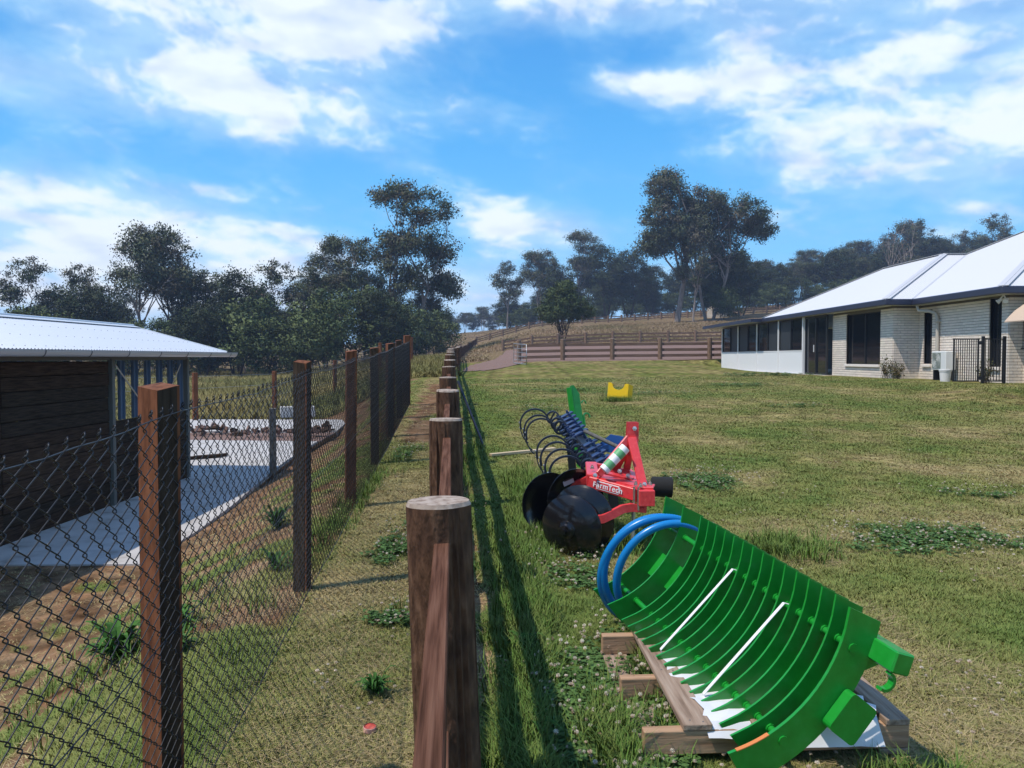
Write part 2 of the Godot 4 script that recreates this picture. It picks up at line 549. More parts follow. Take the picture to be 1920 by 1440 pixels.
func build_ground() -> void:
	var xs := []
	var left := steps(3.0, 900.0, .14, 1.035)
	for i in range(left.size() - 1, -1, -1):
		xs.append(-left[i])
	var mid := -3.0
	while mid < 4.9:
		mid += .13
		xs.append(mid)
	xs.append_array(steps(5.1, 900.0, .16, 1.04))
	var ds := [-20.0, -12.0, -7.0, -4.0, -2.0, -.5, .6]
	ds.append_array(steps(1.2, 1100.0, .10, 1.018))
	var nx := xs.size()
	var v := PackedVector3Array()
	var c := PackedColorArray()
	var idx := PackedInt32Array()
	for d in ds:
		for x in xs:
			v.append(Vector3(x, ground_y(x, d), -d))
			var k := cover(x, d)
			var col: Color
			if k.x == 0.0:
				col = soil_color(x, d)
			elif k.x == 2.0:
				col = Color(.12, .145, .048)
			elif k.x == 3.0:
				# dry hillside and field
				var t := clampf(k.y + fine_noise.get_noise_2d(x * .2, d * .2) * .5, 0.0, 1.0)
				col = Color(.18, .16, .07).lerp(Color(.32, .225, .145), t)
			else:
				col = grass_color(clampf(k.y + .12, 0.0, 1.0), x, d) * .92
				var bare := fine_noise.get_noise_2d(x * 1.6 + 9.0, d * 1.6)
				if bare > .28:
					col = col.lerp(soil_color(x, d), .5)
			c.append(Color(col.r * 1.25, col.g * 1.25, col.b * 1.25))
	for i in ds.size() - 1:
		for j in nx - 1:
			var a := i * nx + j
			idx.append_array(PackedInt32Array([a, a + nx, a + 1, a + 1, a + nx, a + nx + 1]))
	var n := PackedVector3Array()
	n.resize(v.size())
	for i in range(0, idx.size(), 3):
		var k := (v[idx[i + 2]] - v[idx[i]]).cross(v[idx[i + 1]] - v[idx[i]])
		if k.y < 0.0:
			k = -k
		for j in 3:
			n[idx[i + j]] += k
	for i in n.size():
		n[i] = n[i].normalized()
	var arr := []
	arr.resize(Mesh.ARRAY_MAX)
	arr[Mesh.ARRAY_VERTEX] = v
	arr[Mesh.ARRAY_NORMAL] = n
	arr[Mesh.ARRAY_COLOR] = c
	arr[Mesh.ARRAY_INDEX] = idx
	var am := ArrayMesh.new()
	am.add_surface_from_arrays(Mesh.PRIMITIVE_TRIANGLES, arr)
	am.surface_set_material(0, M.ground)
	var o := MeshInstance3D.new()
	o.name = "ground"
	o.mesh = am
	add_child(o)
	o.set_meta("kind", "structure")

# sheet laid on the terrain between two bounds given per distance
func drape(called: String, ds: Array, lefts: Array, rights: Array, lift: float, material: Material, cols := 40) -> void:
	var mb := Mb.new()
	var rows := []
	var n := 60
	for i in n + 1:
		var d: float = lerpf(ds[0], ds[-1], float(i) / n)
		var a := table(ds, lefts, d)
		var b := table(ds, rights, d)
		var row := []
		for j in cols + 1:
			var e := fine_noise.get_noise_2d(d * 2.0, j * 30.0) * .25
			var x := lerpf(a, b, float(j) / cols) + (e if j == 0 or j == cols else 0.0)
			var dd := d
			if i == 0:
				dd += fine_noise.get_noise_2d(x * 2.0, 5.0) * .5
			row.append(Vector3(x, ground_y(x, dd) + lift, -dd))
		rows.append(row)
	for i in n:
		for j in cols:
			mb.quad(rows[i][j], rows[i + 1][j], rows[i + 1][j + 1], rows[i][j + 1])
	structure(called, mb, material)

# ---------------------------------------------------------------- sky
# cloud banks in degrees: bearing, height, half width, half height, amount
const BANKS := [
	[-20.0, 20.5, 12.0, 5.0, .84], [-27.0, 24.0, 9.0, 3.4, .60], [-14.5, 16.4, 6.5, 2.2, .62], [-11.5, 22.0, 5.5, 3.0, .72], [-25.0, 16.4, 8.0, 2.4, .50],
	[-30.0, 9.6, 7.0, 2.6, .75], [-24.0, 8.4, 6.0, 2.4, .75], [-17.5, 6.6, 6.5, 2.4, .85], [-32.0, 5.0, 10.0, 3.6, .85], [-22.0, 4.0, 9.0, 3.0, .8], [-33.0, 16.5, 4.0, 1.8, .6],
	[.3, 9.4, 4.6, 1.6, .92], [4.6, 8.8, 3.8, 1.2, .72], [-3.0, 4.6, 5.0, 2.2, .85], [4.0, 4.6, 5.0, 2.0, .5],
	[2.0, 24.5, 11.0, 2.8, .72], [9.0, 23.5, 7.0, 2.8, .55], [8.5, 18.4, 3.6, 1.0, .70], [13.5, 17.8, 5.2, 1.4, .88], [16.5, 20.2, 3.4, 2.2, .60],
	[28.5, 21.0, 11.0, 7.5, .60], [33.0, 16.0, 7.0, 6.0, .48], [21.0, 13.8, 7.0, 2.6, .48], [29.0, 13.0, 8.0, 3.8, .58], [22.0, 24.5, 9.0, 3.4, .62], [-1.5, 16.8, 5.0, 1.1, .42], [-8.0, 13.4, 2.8, .9, .36]]

func make_sky() -> Sky:
	var w := 3072
	var h := 1536
	var data := PackedByteArray()
	data.resize(w * h * 3)
	var n1 := FastNoiseLite.new()
	n1.seed = 5
	n1.frequency = .10
	n1.fractal_octaves = 7
	n1.fractal_gain = .62
	n1.domain_warp_enabled = true
	n1.domain_warp_amplitude = 2.2
	n1.domain_warp_frequency = .08
	n1.domain_warp_fractal_octaves = 2
	var n2 := FastNoiseLite.new()
	n2.seed = 9
	n2.frequency = .02
	n2.fractal_octaves = 3
	var n3 := FastNoiseLite.new()
	n3.seed = 15
	n3.frequency = .16
	n3.fractal_octaves = 4
	var blues := [[-2.0, Color8(154, 189, 218)], [4.0, Color8(129, 179, 218)], [9.0, Color8(96, 162, 211)], [16.0, Color8(74, 144, 201)], [27.0, Color8(58, 121, 185)], [55.0, Color8(47, 105, 179)], [90.0, Color8(41, 94, 168)]]
	for j in h / 2 + 2:
		var el := 90.0 - (j + .5) / h * 180.0
		var base: Color = blues[-1][1]
		for i in blues.size() - 1:
			if el <= blues[i + 1][0]:
				base = blues[i][1].lerp(blues[i + 1][1], clampf((el - blues[i][0]) / (blues[i + 1][0] - blues[i][0]), 0.0, 1.0))
				break
		var row := []
		for k in BANKS:
			if absf(el - k[1]) < 2.6 * k[3]:
				row.append(k)
		# clouds crowd together toward the horizon
		var vy := 60.0 * log(el + 14.0)
		var shrink := cos(deg_to_rad(el))
		for i in w:
			var az := wrapf((i + .5) / w * 360.0, -180.0, 180.0)
			# walk round a circle so that the sky closes behind the camera
			var ar := deg_to_rad(az)
			var sx := sin(ar) * 57.3 * shrink
			var sz := cos(ar) * 57.3 * shrink
			var n := n1.get_noise_3d(sx + vy * .25, vy * 1.05, sz)
			var front := (1.0 - smoothstep(33.0, 46.0, absf(az))) * (1.0 - smoothstep(27.0, 40.0, el))
			var cov := 0.0
			if front > 0.0:
				for k in row:
					var u: float = (az - k[0]) / k[2]
					var t: float = (el - k[1]) / k[3]
					cov += k[4] * exp(-(u * u + t * t) * 1.1)
				cov = minf(cov, 1.05)
			if front < 1.0:
				var wide := .42 + n2.get_noise_3d(sx, vy, sz) * .9
				cov = lerpf(wide, cov, front)
			var dens := smoothstep(.08, 1.12, cov * 1.0 + n * 1.15) * .96
			# thin veil round the banks
			dens = maxf(dens, smoothstep(-.10, .9, cov * 1.1 + n * .6) * .55)
			var tone := .5 + n3.get_noise_3d(sx, vy * 1.4, sz)
			var white := Color8(160, 174, 202).lerp(Color8(204, 209, 216), clampf(dens * .75 + (tone - .5) * .9 + .2, 0.0, 1.0))
			var c := base.lerp(white, dens * .97)
			var o := (j * w + i) * 3
			data[o] = int(c.r * 255.0); data[o + 1] = int(c.g * 255.0); data[o + 2] = int(c.b * 255.0)
	# below the horizon: the colour of dry land
	for j in range(h / 2 + 2, h):
		for i in range(0, w):
			var o := (j * w + i) * 3
			data[o] = 128; data[o + 1] = 124; data[o + 2] = 96
	var m := PanoramaSkyMaterial.new()
	m.panorama = ImageTexture.create_from_image(Image.create_from_data(w, h, false, Image.FORMAT_RGB8, data))
	var s := Sky.new()
	s.sky_material = m
	return s

# ---------------------------------------------------------------- fences
func round_post_mesh(r: float, h: float, sd: int, chamfer := true) -> Array:
	rng.seed = sd
	var body := Mb.new()
	var top := Mb.new()
	var sides := 48
	var wob := []
	var ph := rng.randf() * TAU
	for i in sides:
		wob.append(1.0 + .022 * sin(i * TAU / sides * 2.0 + ph) + .012 * sin(i * TAU / sides * 5.0 + ph * 2.0) + rng.randf_range(-.006, .006))
	var splits := {}
	for i in 6:
		splits[rng.randi() % sides] = [rng.randf_range(.82, .93), rng.randf_range(0.0, .55), rng.randf_range(.75, 1.1)]
	var rings := []
	var levels := [[-.25, 1.02], [0.0, 1.02], [h * .2, 1.015], [h * .4, 1.005], [h * .6, 1.0], [h * .8, .995], [h - .016, .99], [h - .002, .93]]
	var tilt := Vector2(rng.randf_range(-.06, .06), rng.randf_range(-.06, .06))
	for l in levels:
		var ro := []
		for i in sides:
			var t := TAU * i / sides
			var d := Vector3(cos(t), 0, sin(t))
			var rr: float = r * l[1] * wob[i]
			if splits.has(i) and l[0] > splits[i][1] * h and l[0] < splits[i][2] * h:
				rr *= splits[i][0]
			var p := d * rr
			p.y = l[0]
			if l[0] > h - .05:
				p.y += p.x * tilt.x + p.z * tilt.y
			ro.append([p, d])
		rings.append(ro)
	for i in levels.size() - 2:
		for k in sides:
			var j := (k + 1) % sides
			if splits.has(k) or splits.has(j):
				body.quad(rings[i][k][0], rings[i][j][0], rings[i + 1][j][0], rings[i + 1][k][0])
			else:
				body.quadn(rings[i][k][0], rings[i][j][0], rings[i + 1][j][0], rings[i + 1][k][0], rings[i][k][1], rings[i][j][1], rings[i + 1][j][1], rings[i + 1][k][1])
	var last: int = levels.size() - 1
	for k in sides:
		var j := (k + 1) % sides
		top.quad(rings[last - 1][k][0], rings[last - 1][j][0], rings[last][j][0], rings[last][k][0])
		var m := Vector3(0, h + .004, 0)
		top.trin(m, rings[last][k][0], rings[last][j][0], Vector3.UP, Vector3.UP, Vector3.UP)
	return [body, top]

func build_rail_fence() -> void:
	var root := thing("post_and_rail_fence", on(rail_line(14.0), 14.0), "round timber post and three rail fence running away down the middle", "fence")
	var metas := []
	for i in 3:
		var pr := round_post_mesh(.112, 1.17, 50 + i)
		metas.append([pr[0].mesh(M.post_round), pr[1].mesh(M.post_top)])
	var rail_mesh := Mb.new()
	rail_mesh.box(Transform3D(), Vector3(.052, .13, 1.0), .004)
	var rm := rail_mesh.mesh(M.rail)
	rng.seed = 77
	var pts := []
	var d := .25
	while d < 34.0:
		pts.append(Vector2(rail_line(d), d))
		d += 2.55 + rng.randf_range(-.06, .06)
	# further on the line bends right and climbs to the corner of the hill fence
	for k in [[-.072, 37.0], [-.068, 40.0]]:
		pts.append(Vector2(k[0] * k[1], k[1]))
	var bends := [[40.0, -.068], [60.0, -.066], [90.0, -.060], [130.0, -.052], [165.0, -.045], [196.0, -.040]]
	d = 43.0
	while d < 168.5:
		var b := table(bends.map(func(q): return q[0]), bends.map(func(q): return q[1]), d)
		pts.append(Vector2(b * d, d))
		d += 3.0
	var base := root.position
	for i in pts.size():
		var p := on(pts[i].x, pts[i].y)
		var k := i % 3
		var lean := .030 if i == 1 else rng.randf_range(-.008, .016)
		var t := Transform3D(Basis(Vector3.BACK, lean) * Basis(Vector3.UP, i * 2.1) * Basis(Vector3.RIGHT, rng.randf_range(-.012, .012)), p - base + Vector3(lean * 1.1, 0, 0))
		var o := inst(root, "post", metas[k][0], t)
		inst(o, "post_top", metas[k][1], Transform3D())
		if i + 1 < pts.size():
			var q := on(pts[i + 1].x, pts[i + 1].y)
			for hgt in [.985, .66, .34]:
				var a := p + Vector3(rng.randf_range(-.012, .012), hgt + rng.randf_range(-.012, .012), 0)
				var b := q + Vector3(rng.randf_range(-.012, .012), hgt + rng.randf_range(-.012, .012), 0)
				var z := (b - a).normalized()
				var x := Vector3.UP.cross(z).normalized()
				inst(root, "rail", rm, Transform3D(Basis(x, z.cross(x), z * (a.distance_to(b) - .004)), (a + b) * .5 - base))

func simple_fence(called_label: String, pts: Array, h: float, r: float, heights: Array, grp := "") -> void:
	var first := on(pts[0].x, pts[0].y)
	var root := thing("timber_fence", first, called_label, "fence", grp)
	var pr := round_post_mesh(r, h, 60)
	var pm: Mesh = pr[0].mesh(M.far_post)
	var tm: Mesh = pr[1].mesh(M.post_top)
	var rb := Mb.new()
	rb.box(Transform3D(), Vector3(1.0, .18, .055), 0.0)
	var rm := rb.mesh(M.far_rail)
	for i in pts.size():
		var p := on(pts[i].x, pts[i].y)
		var o := inst(root, "post", pm, Transform3D(Basis(Vector3.UP, i * 1.7), p - first))
		inst(o, "post_top", tm, Transform3D())
		if i + 1 < pts.size():
			var q := on(pts[i + 1].x, pts[i + 1].y)
			for k in heights:
				var a := p + Vector3(0, k, 0)
				var b := q + Vector3(0, k, 0)
				var x := (b - a)
				var z := x.cross(Vector3.UP).normalized()
				inst(root, "rail", rm, Transform3D(Basis(x * .999, z.cross(x.normalized()), z), (a + b) * .5 - first))

func build_far_fences() -> void:
	var pts := []
	for b in [.0087, .0633, .1253, .185, .247, .309]:
		pts.append(Vector2(b * 51.0, 51.0))
	simple_fence("brown three rail yard fence in front of the gravel, beside the open gate", pts, 1.38, .145, [1.0, .63, .27])
	pts = []
	for b in [-.0113, .0247, .0573, .092, .126, .160, .195, .229, .263, .297]:
		pts.append(Vector2(b * 90.0, 90.0))
	simple_fence("brown rail fence along the back edge of the gravel yard", pts, 1.3, .17, [1.0, .62, .25])
	pts = []
	for i in 28:
		var b := lerpf(-.0445, .40, i / 27.0)
		var d := lerpf(168.0, 172.0, i / 27.0)
		pts.append(Vector2(b * d, d))
	simple_fence("long rail fence climbing the dry hill below the trees", pts, 1.5, .2, [1.2, .78, .36])
	pts = []
	for i in 9:
		var b := lerpf(-.145, -.064, i / 8.0)
		pts.append(Vector2(b * 150.0, 150.0))
	simple_fence("low rail fence at the foot of the brown hillside, left of the post row", pts, 1.3, .15, [1.0, .5])
	# the open metal gate of the yard
	var a := on(.0022 * 47.0, 47.0)
	var b2 := on(.018 * 44.6, 44.6)
	var g := thing("metal_gate", a, "silver tubular farm gate standing open at the yard fence", "gate")
	var up := Vector3.UP
	var frame := Mb.new()
	frame.tube([a + up * .08, a + up * 1.22, b2 + up * 1.14, b2 + up * .05, a + up * .08], .022, 6)
	part(g, "gate_frame", frame, M.galv)
	for i in 4:
		var bar := Mb.new()
		var h := .28 + i * .22
		bar.rod(a + up * h, b2 + up * (h - .03), .014, .014, 6)
		part(g, "rail", bar, M.galv)
	for t in [.33, .66]:
		var bar := Mb.new()
		bar.rod(a.lerp(b2, t) + up * .08, a.lerp(b2, t) + up * 1.18, .012, .012, 6)
		part(g, "stay", bar, M.galv)

func build_chain_fence() -> void:
	var root := thing("chain_link_fence", on(wire_line(9.0), 9.0), "black chain-link fence on square timber posts, left of the post row", "fence")
	# timber posts: distance, turn, width, depth, height
	var posts := [[.12, .3, .13, .13, 1.56], [2.75, .96, .085, .112, 1.56], [5.36, 1.30, .060, .098, 1.55], [7.94, .35, .10, .10, 1.56], [10.6, .15, .115, .12, 1.55], [13.2, .5, .11, .11, 1.55], [15.8, .2, .11, .11, 1.55], [18.4, .35, .14, .13, 1.60]]
	rng.seed = 21
	for i in posts.size():
		var k = posts[i]
		var p := on(wire_line(k[0]) - .070, k[0])
		var mb := Mb.new()
		# hewn post: uneven corners and an oblique sawn top
		var cs := []
		for q in [Vector2(-1, -1), Vector2(1, -1), Vector2(1, 1), Vector2(-1, 1)]:
			cs.append(Vector2(q.x * k[2] * .5, q.y * k[3] * .5) * rng.randf_range(.93, 1.05))
		var rot := Basis(Vector3.UP, k[1])
		var lean := Vector3(rng.randf_range(-.012, .012), 0, 0)
		var lev := [-.3, .4, .9, k[4]]
		var rows := []
		for l in lev:
			var ro := []
			for q in cs.size():
				var w := 1.0 + rng.randf_range(-.02, .02)
				var pt: Vector3 = rot * Vector3(cs[q].x * w, 0, cs[q].y * w)
				pt += p + Vector3(0, l, 0) + lean * l
				if l == k[4]:
					pt.y += [.0, .012, .004, -.012][q]
				ro.append(pt)
			rows.append(ro)
		for l in lev.size() - 1:
			for q in 4:
				var r := (q + 1) % 4
				# chamfer-free split faces with a slight arris
				mb.quad(rows[l][q], rows[l][r], rows[l + 1][r], rows[l + 1][q])
		mb.quad(rows[-1][0], rows[-1][1], rows[-1][2], rows[-1][3])
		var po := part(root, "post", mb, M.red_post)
		# a darker timber skin over the faces turned to the path
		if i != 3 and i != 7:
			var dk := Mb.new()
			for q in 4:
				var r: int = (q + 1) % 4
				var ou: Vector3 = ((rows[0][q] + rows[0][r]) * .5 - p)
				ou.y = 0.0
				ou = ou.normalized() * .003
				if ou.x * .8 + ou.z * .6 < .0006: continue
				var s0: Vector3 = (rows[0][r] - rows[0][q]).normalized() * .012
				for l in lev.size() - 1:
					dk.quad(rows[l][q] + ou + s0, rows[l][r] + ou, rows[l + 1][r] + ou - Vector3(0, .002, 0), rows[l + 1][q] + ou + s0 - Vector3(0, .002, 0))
			part(po, "dark_face", dk, M.dark_post)
	# woven mesh, one part for each bay
	var pitch := .046
	var top := 1.485
	var rise := .037
	for i in posts.size() - 1:
		var d0: float = posts[i][0]
		var d1: float = posts[i + 1][0]
		var mesh := Mb.new()
		var ties := Mb.new()
		var d := (floorf(d0 / pitch) + 1.0) * pitch if i > 0 else .9
		var sides := 5 if d0 < 5.0 else 3
		while d < d1 - pitch * .3:
			var x := wire_line(d)
			var gy := ground_y(x, d)
			var sag := sin(clampf((d - d0) / (d1 - d0), 0.0, 1.0) * PI) * .018
			var n := int((top - .03) / rise)
			var flip := 1.0 if int(round(d / pitch)) % 2 == 0 else -1.0
			var pts := []
			for s in n + 1:
				var side := flip if s % 2 == 0 else -flip
				var y := gy + top - sag - s * rise
				var e := (pitch * .5 + .0035) * side
				var off := .0035 * side
				if sides == 5:
					# the wire bends round its neighbour: three points at every hook
					var w := rise * .13
					pts.append(Vector3(wire_line(d + e * .86) - off * .2, y + w, -(d + e * .86)))
					pts.append(Vector3(wire_line(d + e) + off, y, -(d + e)))
					pts.append(Vector3(wire_line(d + e * .86) + off * 1.6, y - w, -(d + e * .86)))
				else:
					pts.append(Vector3(wire_line(d + e) + off, y, -(d + e)))
			mesh.tube(pts, .0019 if d0 < 5.0 else (.0025 if d0 < 10.0 else .0029), sides)
			# twisted ends over the top wire
			if d < 9.0:
				var kx := wire_line(d + pitch * .5 * flip)
				var ky := gy + top - sag
				var kd := d + pitch * .5 * flip
				mesh.tube([Vector3(kx, ky, -kd), Vector3(kx + .006, ky + .010, -kd), Vector3(kx + .002, ky + .017, -kd - .006), Vector3(kx - .006, ky + .010, -kd - .010), Vector3(kx - .004, ky - .002, -kd - .008)], .0021, 4)
			d += pitch
		var w := part(root, "wire_mesh", mesh, M.wire)
		w.set_meta("kind", "stuff")
		for h in [top - .012, top * .5, .05]:
			var cable := Mb.new()
			var pts := []
			for s in 13:
				var dd: float = lerpf(d0 if i > 0 else .9, d1, s / 12.0)
				var sg := sin(s / 12.0 * PI) * .018
				pts.append(Vector3(wire_line(dd) + .002, ground_y(wire_line(dd), dd) + h - sg, -dd))
			cable.tube(pts, .0022, 5)
			part(root, "line_wire", cable, M.wire)

func build_left_fence() -> void:
	# plain wire fence behind the slab
	var pts := [Vector2(-14.5, 24.0), Vector2(-11.9, 30.0), Vector2(-10.7, 36.0), Vector2(-9.3, 42.0), Vector2(-7.9, 48.0), Vector2(-6.9, 55.0)]
	var root := thing("wire_fence", on(pts[1].x, pts[1].y), "plain wire paddock fence with reddish posts behind the concrete slab", "fence")
	for i in pts.size():
		var p := on(pts[i].x, pts[i].y)
		var mb := Mb.new()
		mb.box(Transform3D(Basis(Vector3.UP, i * .7), p + Vector3(0, .85, 0)), Vector3(.17, 2.3, .17), .012)
		part(root, "post", mb, M.red_post)
		if i + 1 < pts.size():
			var q := on(pts[i + 1].x, pts[i + 1].y)
			for h in [1.86, 1.4, .9]:
				var w := Mb.new()
				w.rod(p + Vector3(0, h, 0), q + Vector3(0, h, 0), .006, .006, 4, false)
				part(root, "line_wire", w, M.bare_wire)

# ---------------------------------------------------------------- shed and slab
func corrugated(mb: Mb, lo0: Vector3, lo1: Vector3, hi0: Vector3, hi1: Vector3, pitch: float, depth: float) -> void:
	var n := int(lo0.distance_to(lo1) / pitch) * 6
	var up := (hi0 - lo0).cross(lo1 - lo0).normalized()
	if up.y < 0.0: up = -up
	var along := (lo1 - lo0).normalized()
	var a0: Vector3
	var b0: Vector3
	var n0: Vector3
	for i in n + 1:
		var t := float(i) / n
		var ph := TAU * i / 6.0
		var e := up * sin(ph) * depth
		var nn := (up - along * cos(ph) * depth * TAU / pitch).normalized()
		var a := lo0.lerp(lo1, t) + e
		var b := hi0.lerp(hi1, t) + e
		if i > 0:
			mb.quadn(a0, a, b, b0, n0, nn, nn, n0)
		a0 = a; b0 = b; n0 = nn

func build_shed() -> void:
	var fy := -.65
	var wx := -6.5
	var root := thing("farm_shed", Vector3(-8.05, fy, -10.5), "low shed of dark timber planks with a corrugated iron roof, far left", "shed")
	var planks := [M.plank_dark_a, M.plank_dark_b, M.plank_dark_c]
	rng.seed = 31
	# timber plank wall toward the fence
	var bays := [[4.6, 7.4], [7.42, 10.1], [10.12, 12.84]]
	for b in bays:
		var y := fy
		while y < 1.68:
			var h := .195
			var mb := Mb.new()
			mb.bar(Vector3(wx + rng.randf_range(-.012, .012), y + h * .5, -b[0]), Vector3(wx + rng.randf_range(-.012, .012), y + h * .5 + rng.randf_range(-.004, .004), -b[1]), .05, h - .008, Vector3.UP, .006)
			part(root, "plank", mb, planks[rng.randi() % 3])
			y += h
	# end walls and the lower boards of the open bay
	var y2 := fy
	while y2 < 1.68:
		for dd in [4.55, 12.9]:
			var mb := Mb.new()
			mb.bar(Vector3(-9.6, y2 + .0975, -dd - .03), Vector3(wx - .03, y2 + .0975, -dd - .03), .05, .187, Vector3.UP, .006)
			part(root, "plank", mb, planks[rng.randi() % 3])
		var back := Mb.new()
		back.bar(Vector3(-9.6, y2 + .0975, -4.6), Vector3(-9.6, y2 + .0975, -12.9), .05, .187, Vector3.UP, .006)
		part(root, "plank", back, planks[rng.randi() % 3])
		if y2 < .6:
			var mb := Mb.new()
			mb.bar(Vector3(wx, y2 + .0975, -12.98), Vector3(wx, y2 + .0975, -15.86), .05, .187, Vector3.UP, .006)
			part(root, "plank", mb, planks[rng.randi() % 3])
		if y2 < .0:
			var mb := Mb.new()
			mb.bar(Vector3(-9.6, y2 + .0975, -12.98), Vector3(-9.6, y2 + .0975, -15.86), .05, .187, Vector3.UP, .006)
			part(root, "plank", mb, planks[rng.randi() % 3])
		y2 += .195
	# corner posts and steel studs
	for k in [[wx + .03, 12.9], [wx + .01, 15.93], [-9.62, 15.93], [-9.62, 12.9]]:
		var mb := Mb.new()
		mb.box(Transform3D(Basis(), Vector3(k[0], (fy + 1.72) * .5, -k[1])), Vector3(.09, 1.72 - fy, .09), .004)
		part(root, "corner_post", mb, M.corner_steel)
	for side in [wx, -9.6]:
		for dd in [13.25, 13.72, 14.2, 14.68, 15.15, 15.6]:
			var mb := Mb.new()
			var lo: float = .72 if side == wx else .12
			# open channel section
			var c := Vector3(side, (lo + 1.70) * .5, -dd)
			mb.box(Transform3D(Basis(), c), Vector3(.004, 1.70 - lo, .16))
			mb.box(Transform3D(Basis(), c + Vector3(.024, 0, .078)), Vector3(.05, 1.70 - lo, .004))
			mb.box(Transform3D(Basis(), c + Vector3(.024, 0, -.078)), Vector3(.05, 1.70 - lo, .004))
			part(root, "stud", mb, M.steel_stud)
	for k in [[13.0, 1.62, 14.2, .75], [15.55, 1.62, 14.9, 1.0]]:
		var mb := Mb.new()
		mb.bar(Vector3(wx + .06, k[1], -k[0]), Vector3(wx + .06, k[3], -k[2]), .03, .004, Vector3.RIGHT)
		part(root, "brace", mb, M.galv)
	var plate := Mb.new()
	plate.box(Transform3D(Basis(), Vector3(wx, 1.735, -10.3)), Vector3(.08, .06, 11.3))
	plate.box(Transform3D(Basis(), Vector3(-9.6, 1.735, -10.3)), Vector3(.08, .06, 11.3))
	part(root, "wall_plate", plate, M.corner_steel)
	# roof
	var e1 := Vector3(-6.06, 1.86, 0)
	var rg := Vector3(-8.05, 2.40, 0)
	var e2 := Vector3(-10.04, 1.86, 0)
	var z0 := Vector3(0, 0, -3.6)
	var z1 := Vector3(0, 0, -17.0)
	var r := Mb.new()
	corrugated(r, e1 + z0, e1 + z1, rg + z0, rg + z1, .076, .009)
	part(root, "roof_sheet", r, M.zinc_roof)
	r = Mb.new()
	corrugated(r, e2 + z0, e2 + z1, rg + z0, rg + z1, .076, .009)
	part(root, "roof_sheet", r, M.zinc_roof)
	r = Mb.new()
	for s in [-1.0, 1.0]:
		r.box(Transform3D(Basis(Vector3.BACK, -s * .265), rg + Vector3(s * .075, .008, -10.3)), Vector3(.17, .004, 13.45))
	r.rod(rg + z0 + Vector3(0, .03, .02), rg + z1 + Vector3(0, .03, -.02), .025, .025, 10)
	part(root, "ridge_cap", r, M.zinc_roof)
	r = Mb.new()
	r.bar(e1 + z1 + Vector3(0, .0, .0), rg + z1, .03, .05)
	r.bar(rg + z1, e2 + z1, .03, .05)
	part(root, "barge_trim", r, M.zinc_roof)
	# roof screws
	var head := Mb.new()
	head.lathe(Vector3.ZERO, Vector3.UP, [[.0, .007], [.004, .007], [.008, .004], [.009, .0]], 6)
	var buf := PackedFloat32Array()
	for s in [.05, .36, .68, .95]:
		var z := 3.75
		while z < 16.95:
			push(buf, Transform3D(Basis(), e1.lerp(rg, s) + Vector3(-.006, .012, -z) - root.position), Color(1, 1, 1))
			z += .076 * 3.0
	scatter(root, "roof_screw", head.mesh(M.bracket), buf)
	# half-round gutter with brackets
	var gut := Mb.new()
	var prev := []
	for i in 13:
		var t := PI * i / 12.0 + PI
		prev.append(Vector3(-6.0 + cos(t) * .062, 1.845 + sin(t) * .085, 0))
	for i in 12:
		gut.quad(prev[i] + z0, prev[i + 1] + z0, prev[i + 1] + z1 + Vector3(0, 0, -.32), prev[i] + z1 + Vector3(0, 0, -.32))
	gut.bar(Vector3(-5.938, 1.848, -3.6), Vector3(-5.938, 1.848, -17.32), .012, .012)
	for i in 12:
		gut.tri(Vector3(-6.0, 1.845, -17.32), prev[i] + z1 + Vector3(0, 0, -.32), prev[i + 1] + z1 + Vector3(0, 0, -.32))
	var go := part(root, "gutter", gut, M.gutter)
	for i in 12:
		var z := 4.6 + i * 1.12
		var bk := Mb.new()
		var pts := []
		for q in 9:
			var t := PI * q / 8.0 + PI
			pts.append(Vector3(-6.0 + cos(t) * .065, 1.845 + sin(t) * .088, -z))
		bk.strap(pts, .022, .003, Vector3.BACK)
		part(go, "gutter_bracket", bk, M.bracket)
	# bulbs of the purlin ends under the eave
	for i in 5:
		var mb := Mb.new()
		mb.box(Transform3D(Basis(), Vector3(-6.2, 1.80, -9.6 - i * 1.1)), Vector3(.3, .05, .05))
		part(root, "purlin_end", mb, M.galv)

func flat_slab(called: String, poly: PackedVector2Array, y: float, th: float, material: Material, joints := []) -> void:
	if joints.is_empty():
		var mb := Mb.new()
		mb.plate(poly, Vector3(0, y - th * .5, 0), Vector3.RIGHT, Vector3.FORWARD, th)
		structure(called, mb, material)
		return
	# cast in panels with open joints over a common bed
	var root := Node3D.new()
	root.name = numbered(called)
	add_child(root)
	root.set_meta("kind", "structure")
	var bed := Mb.new()
	bed.plate(poly, Vector3(0, y - .03 - th * .5, 0), Vector3.RIGHT, Vector3.FORWARD, th)
	part(root, "bed", bed, material)
	for i in joints.size() - 1:
		var band := PackedVector2Array([Vector2(-40, joints[i] + .006), Vector2(40, joints[i] + .006), Vector2(40, joints[i + 1] - .006), Vector2(-40, joints[i + 1] - .006)])
		for piece in Geometry2D.intersect_polygons(poly, band):
			var mb := Mb.new()
			mb.plate(piece, Vector3(0, y - .016 + i % 2 * .002, 0), Vector3.RIGHT, Vector3.FORWARD, .032)
			part(root, "panel", mb, material)

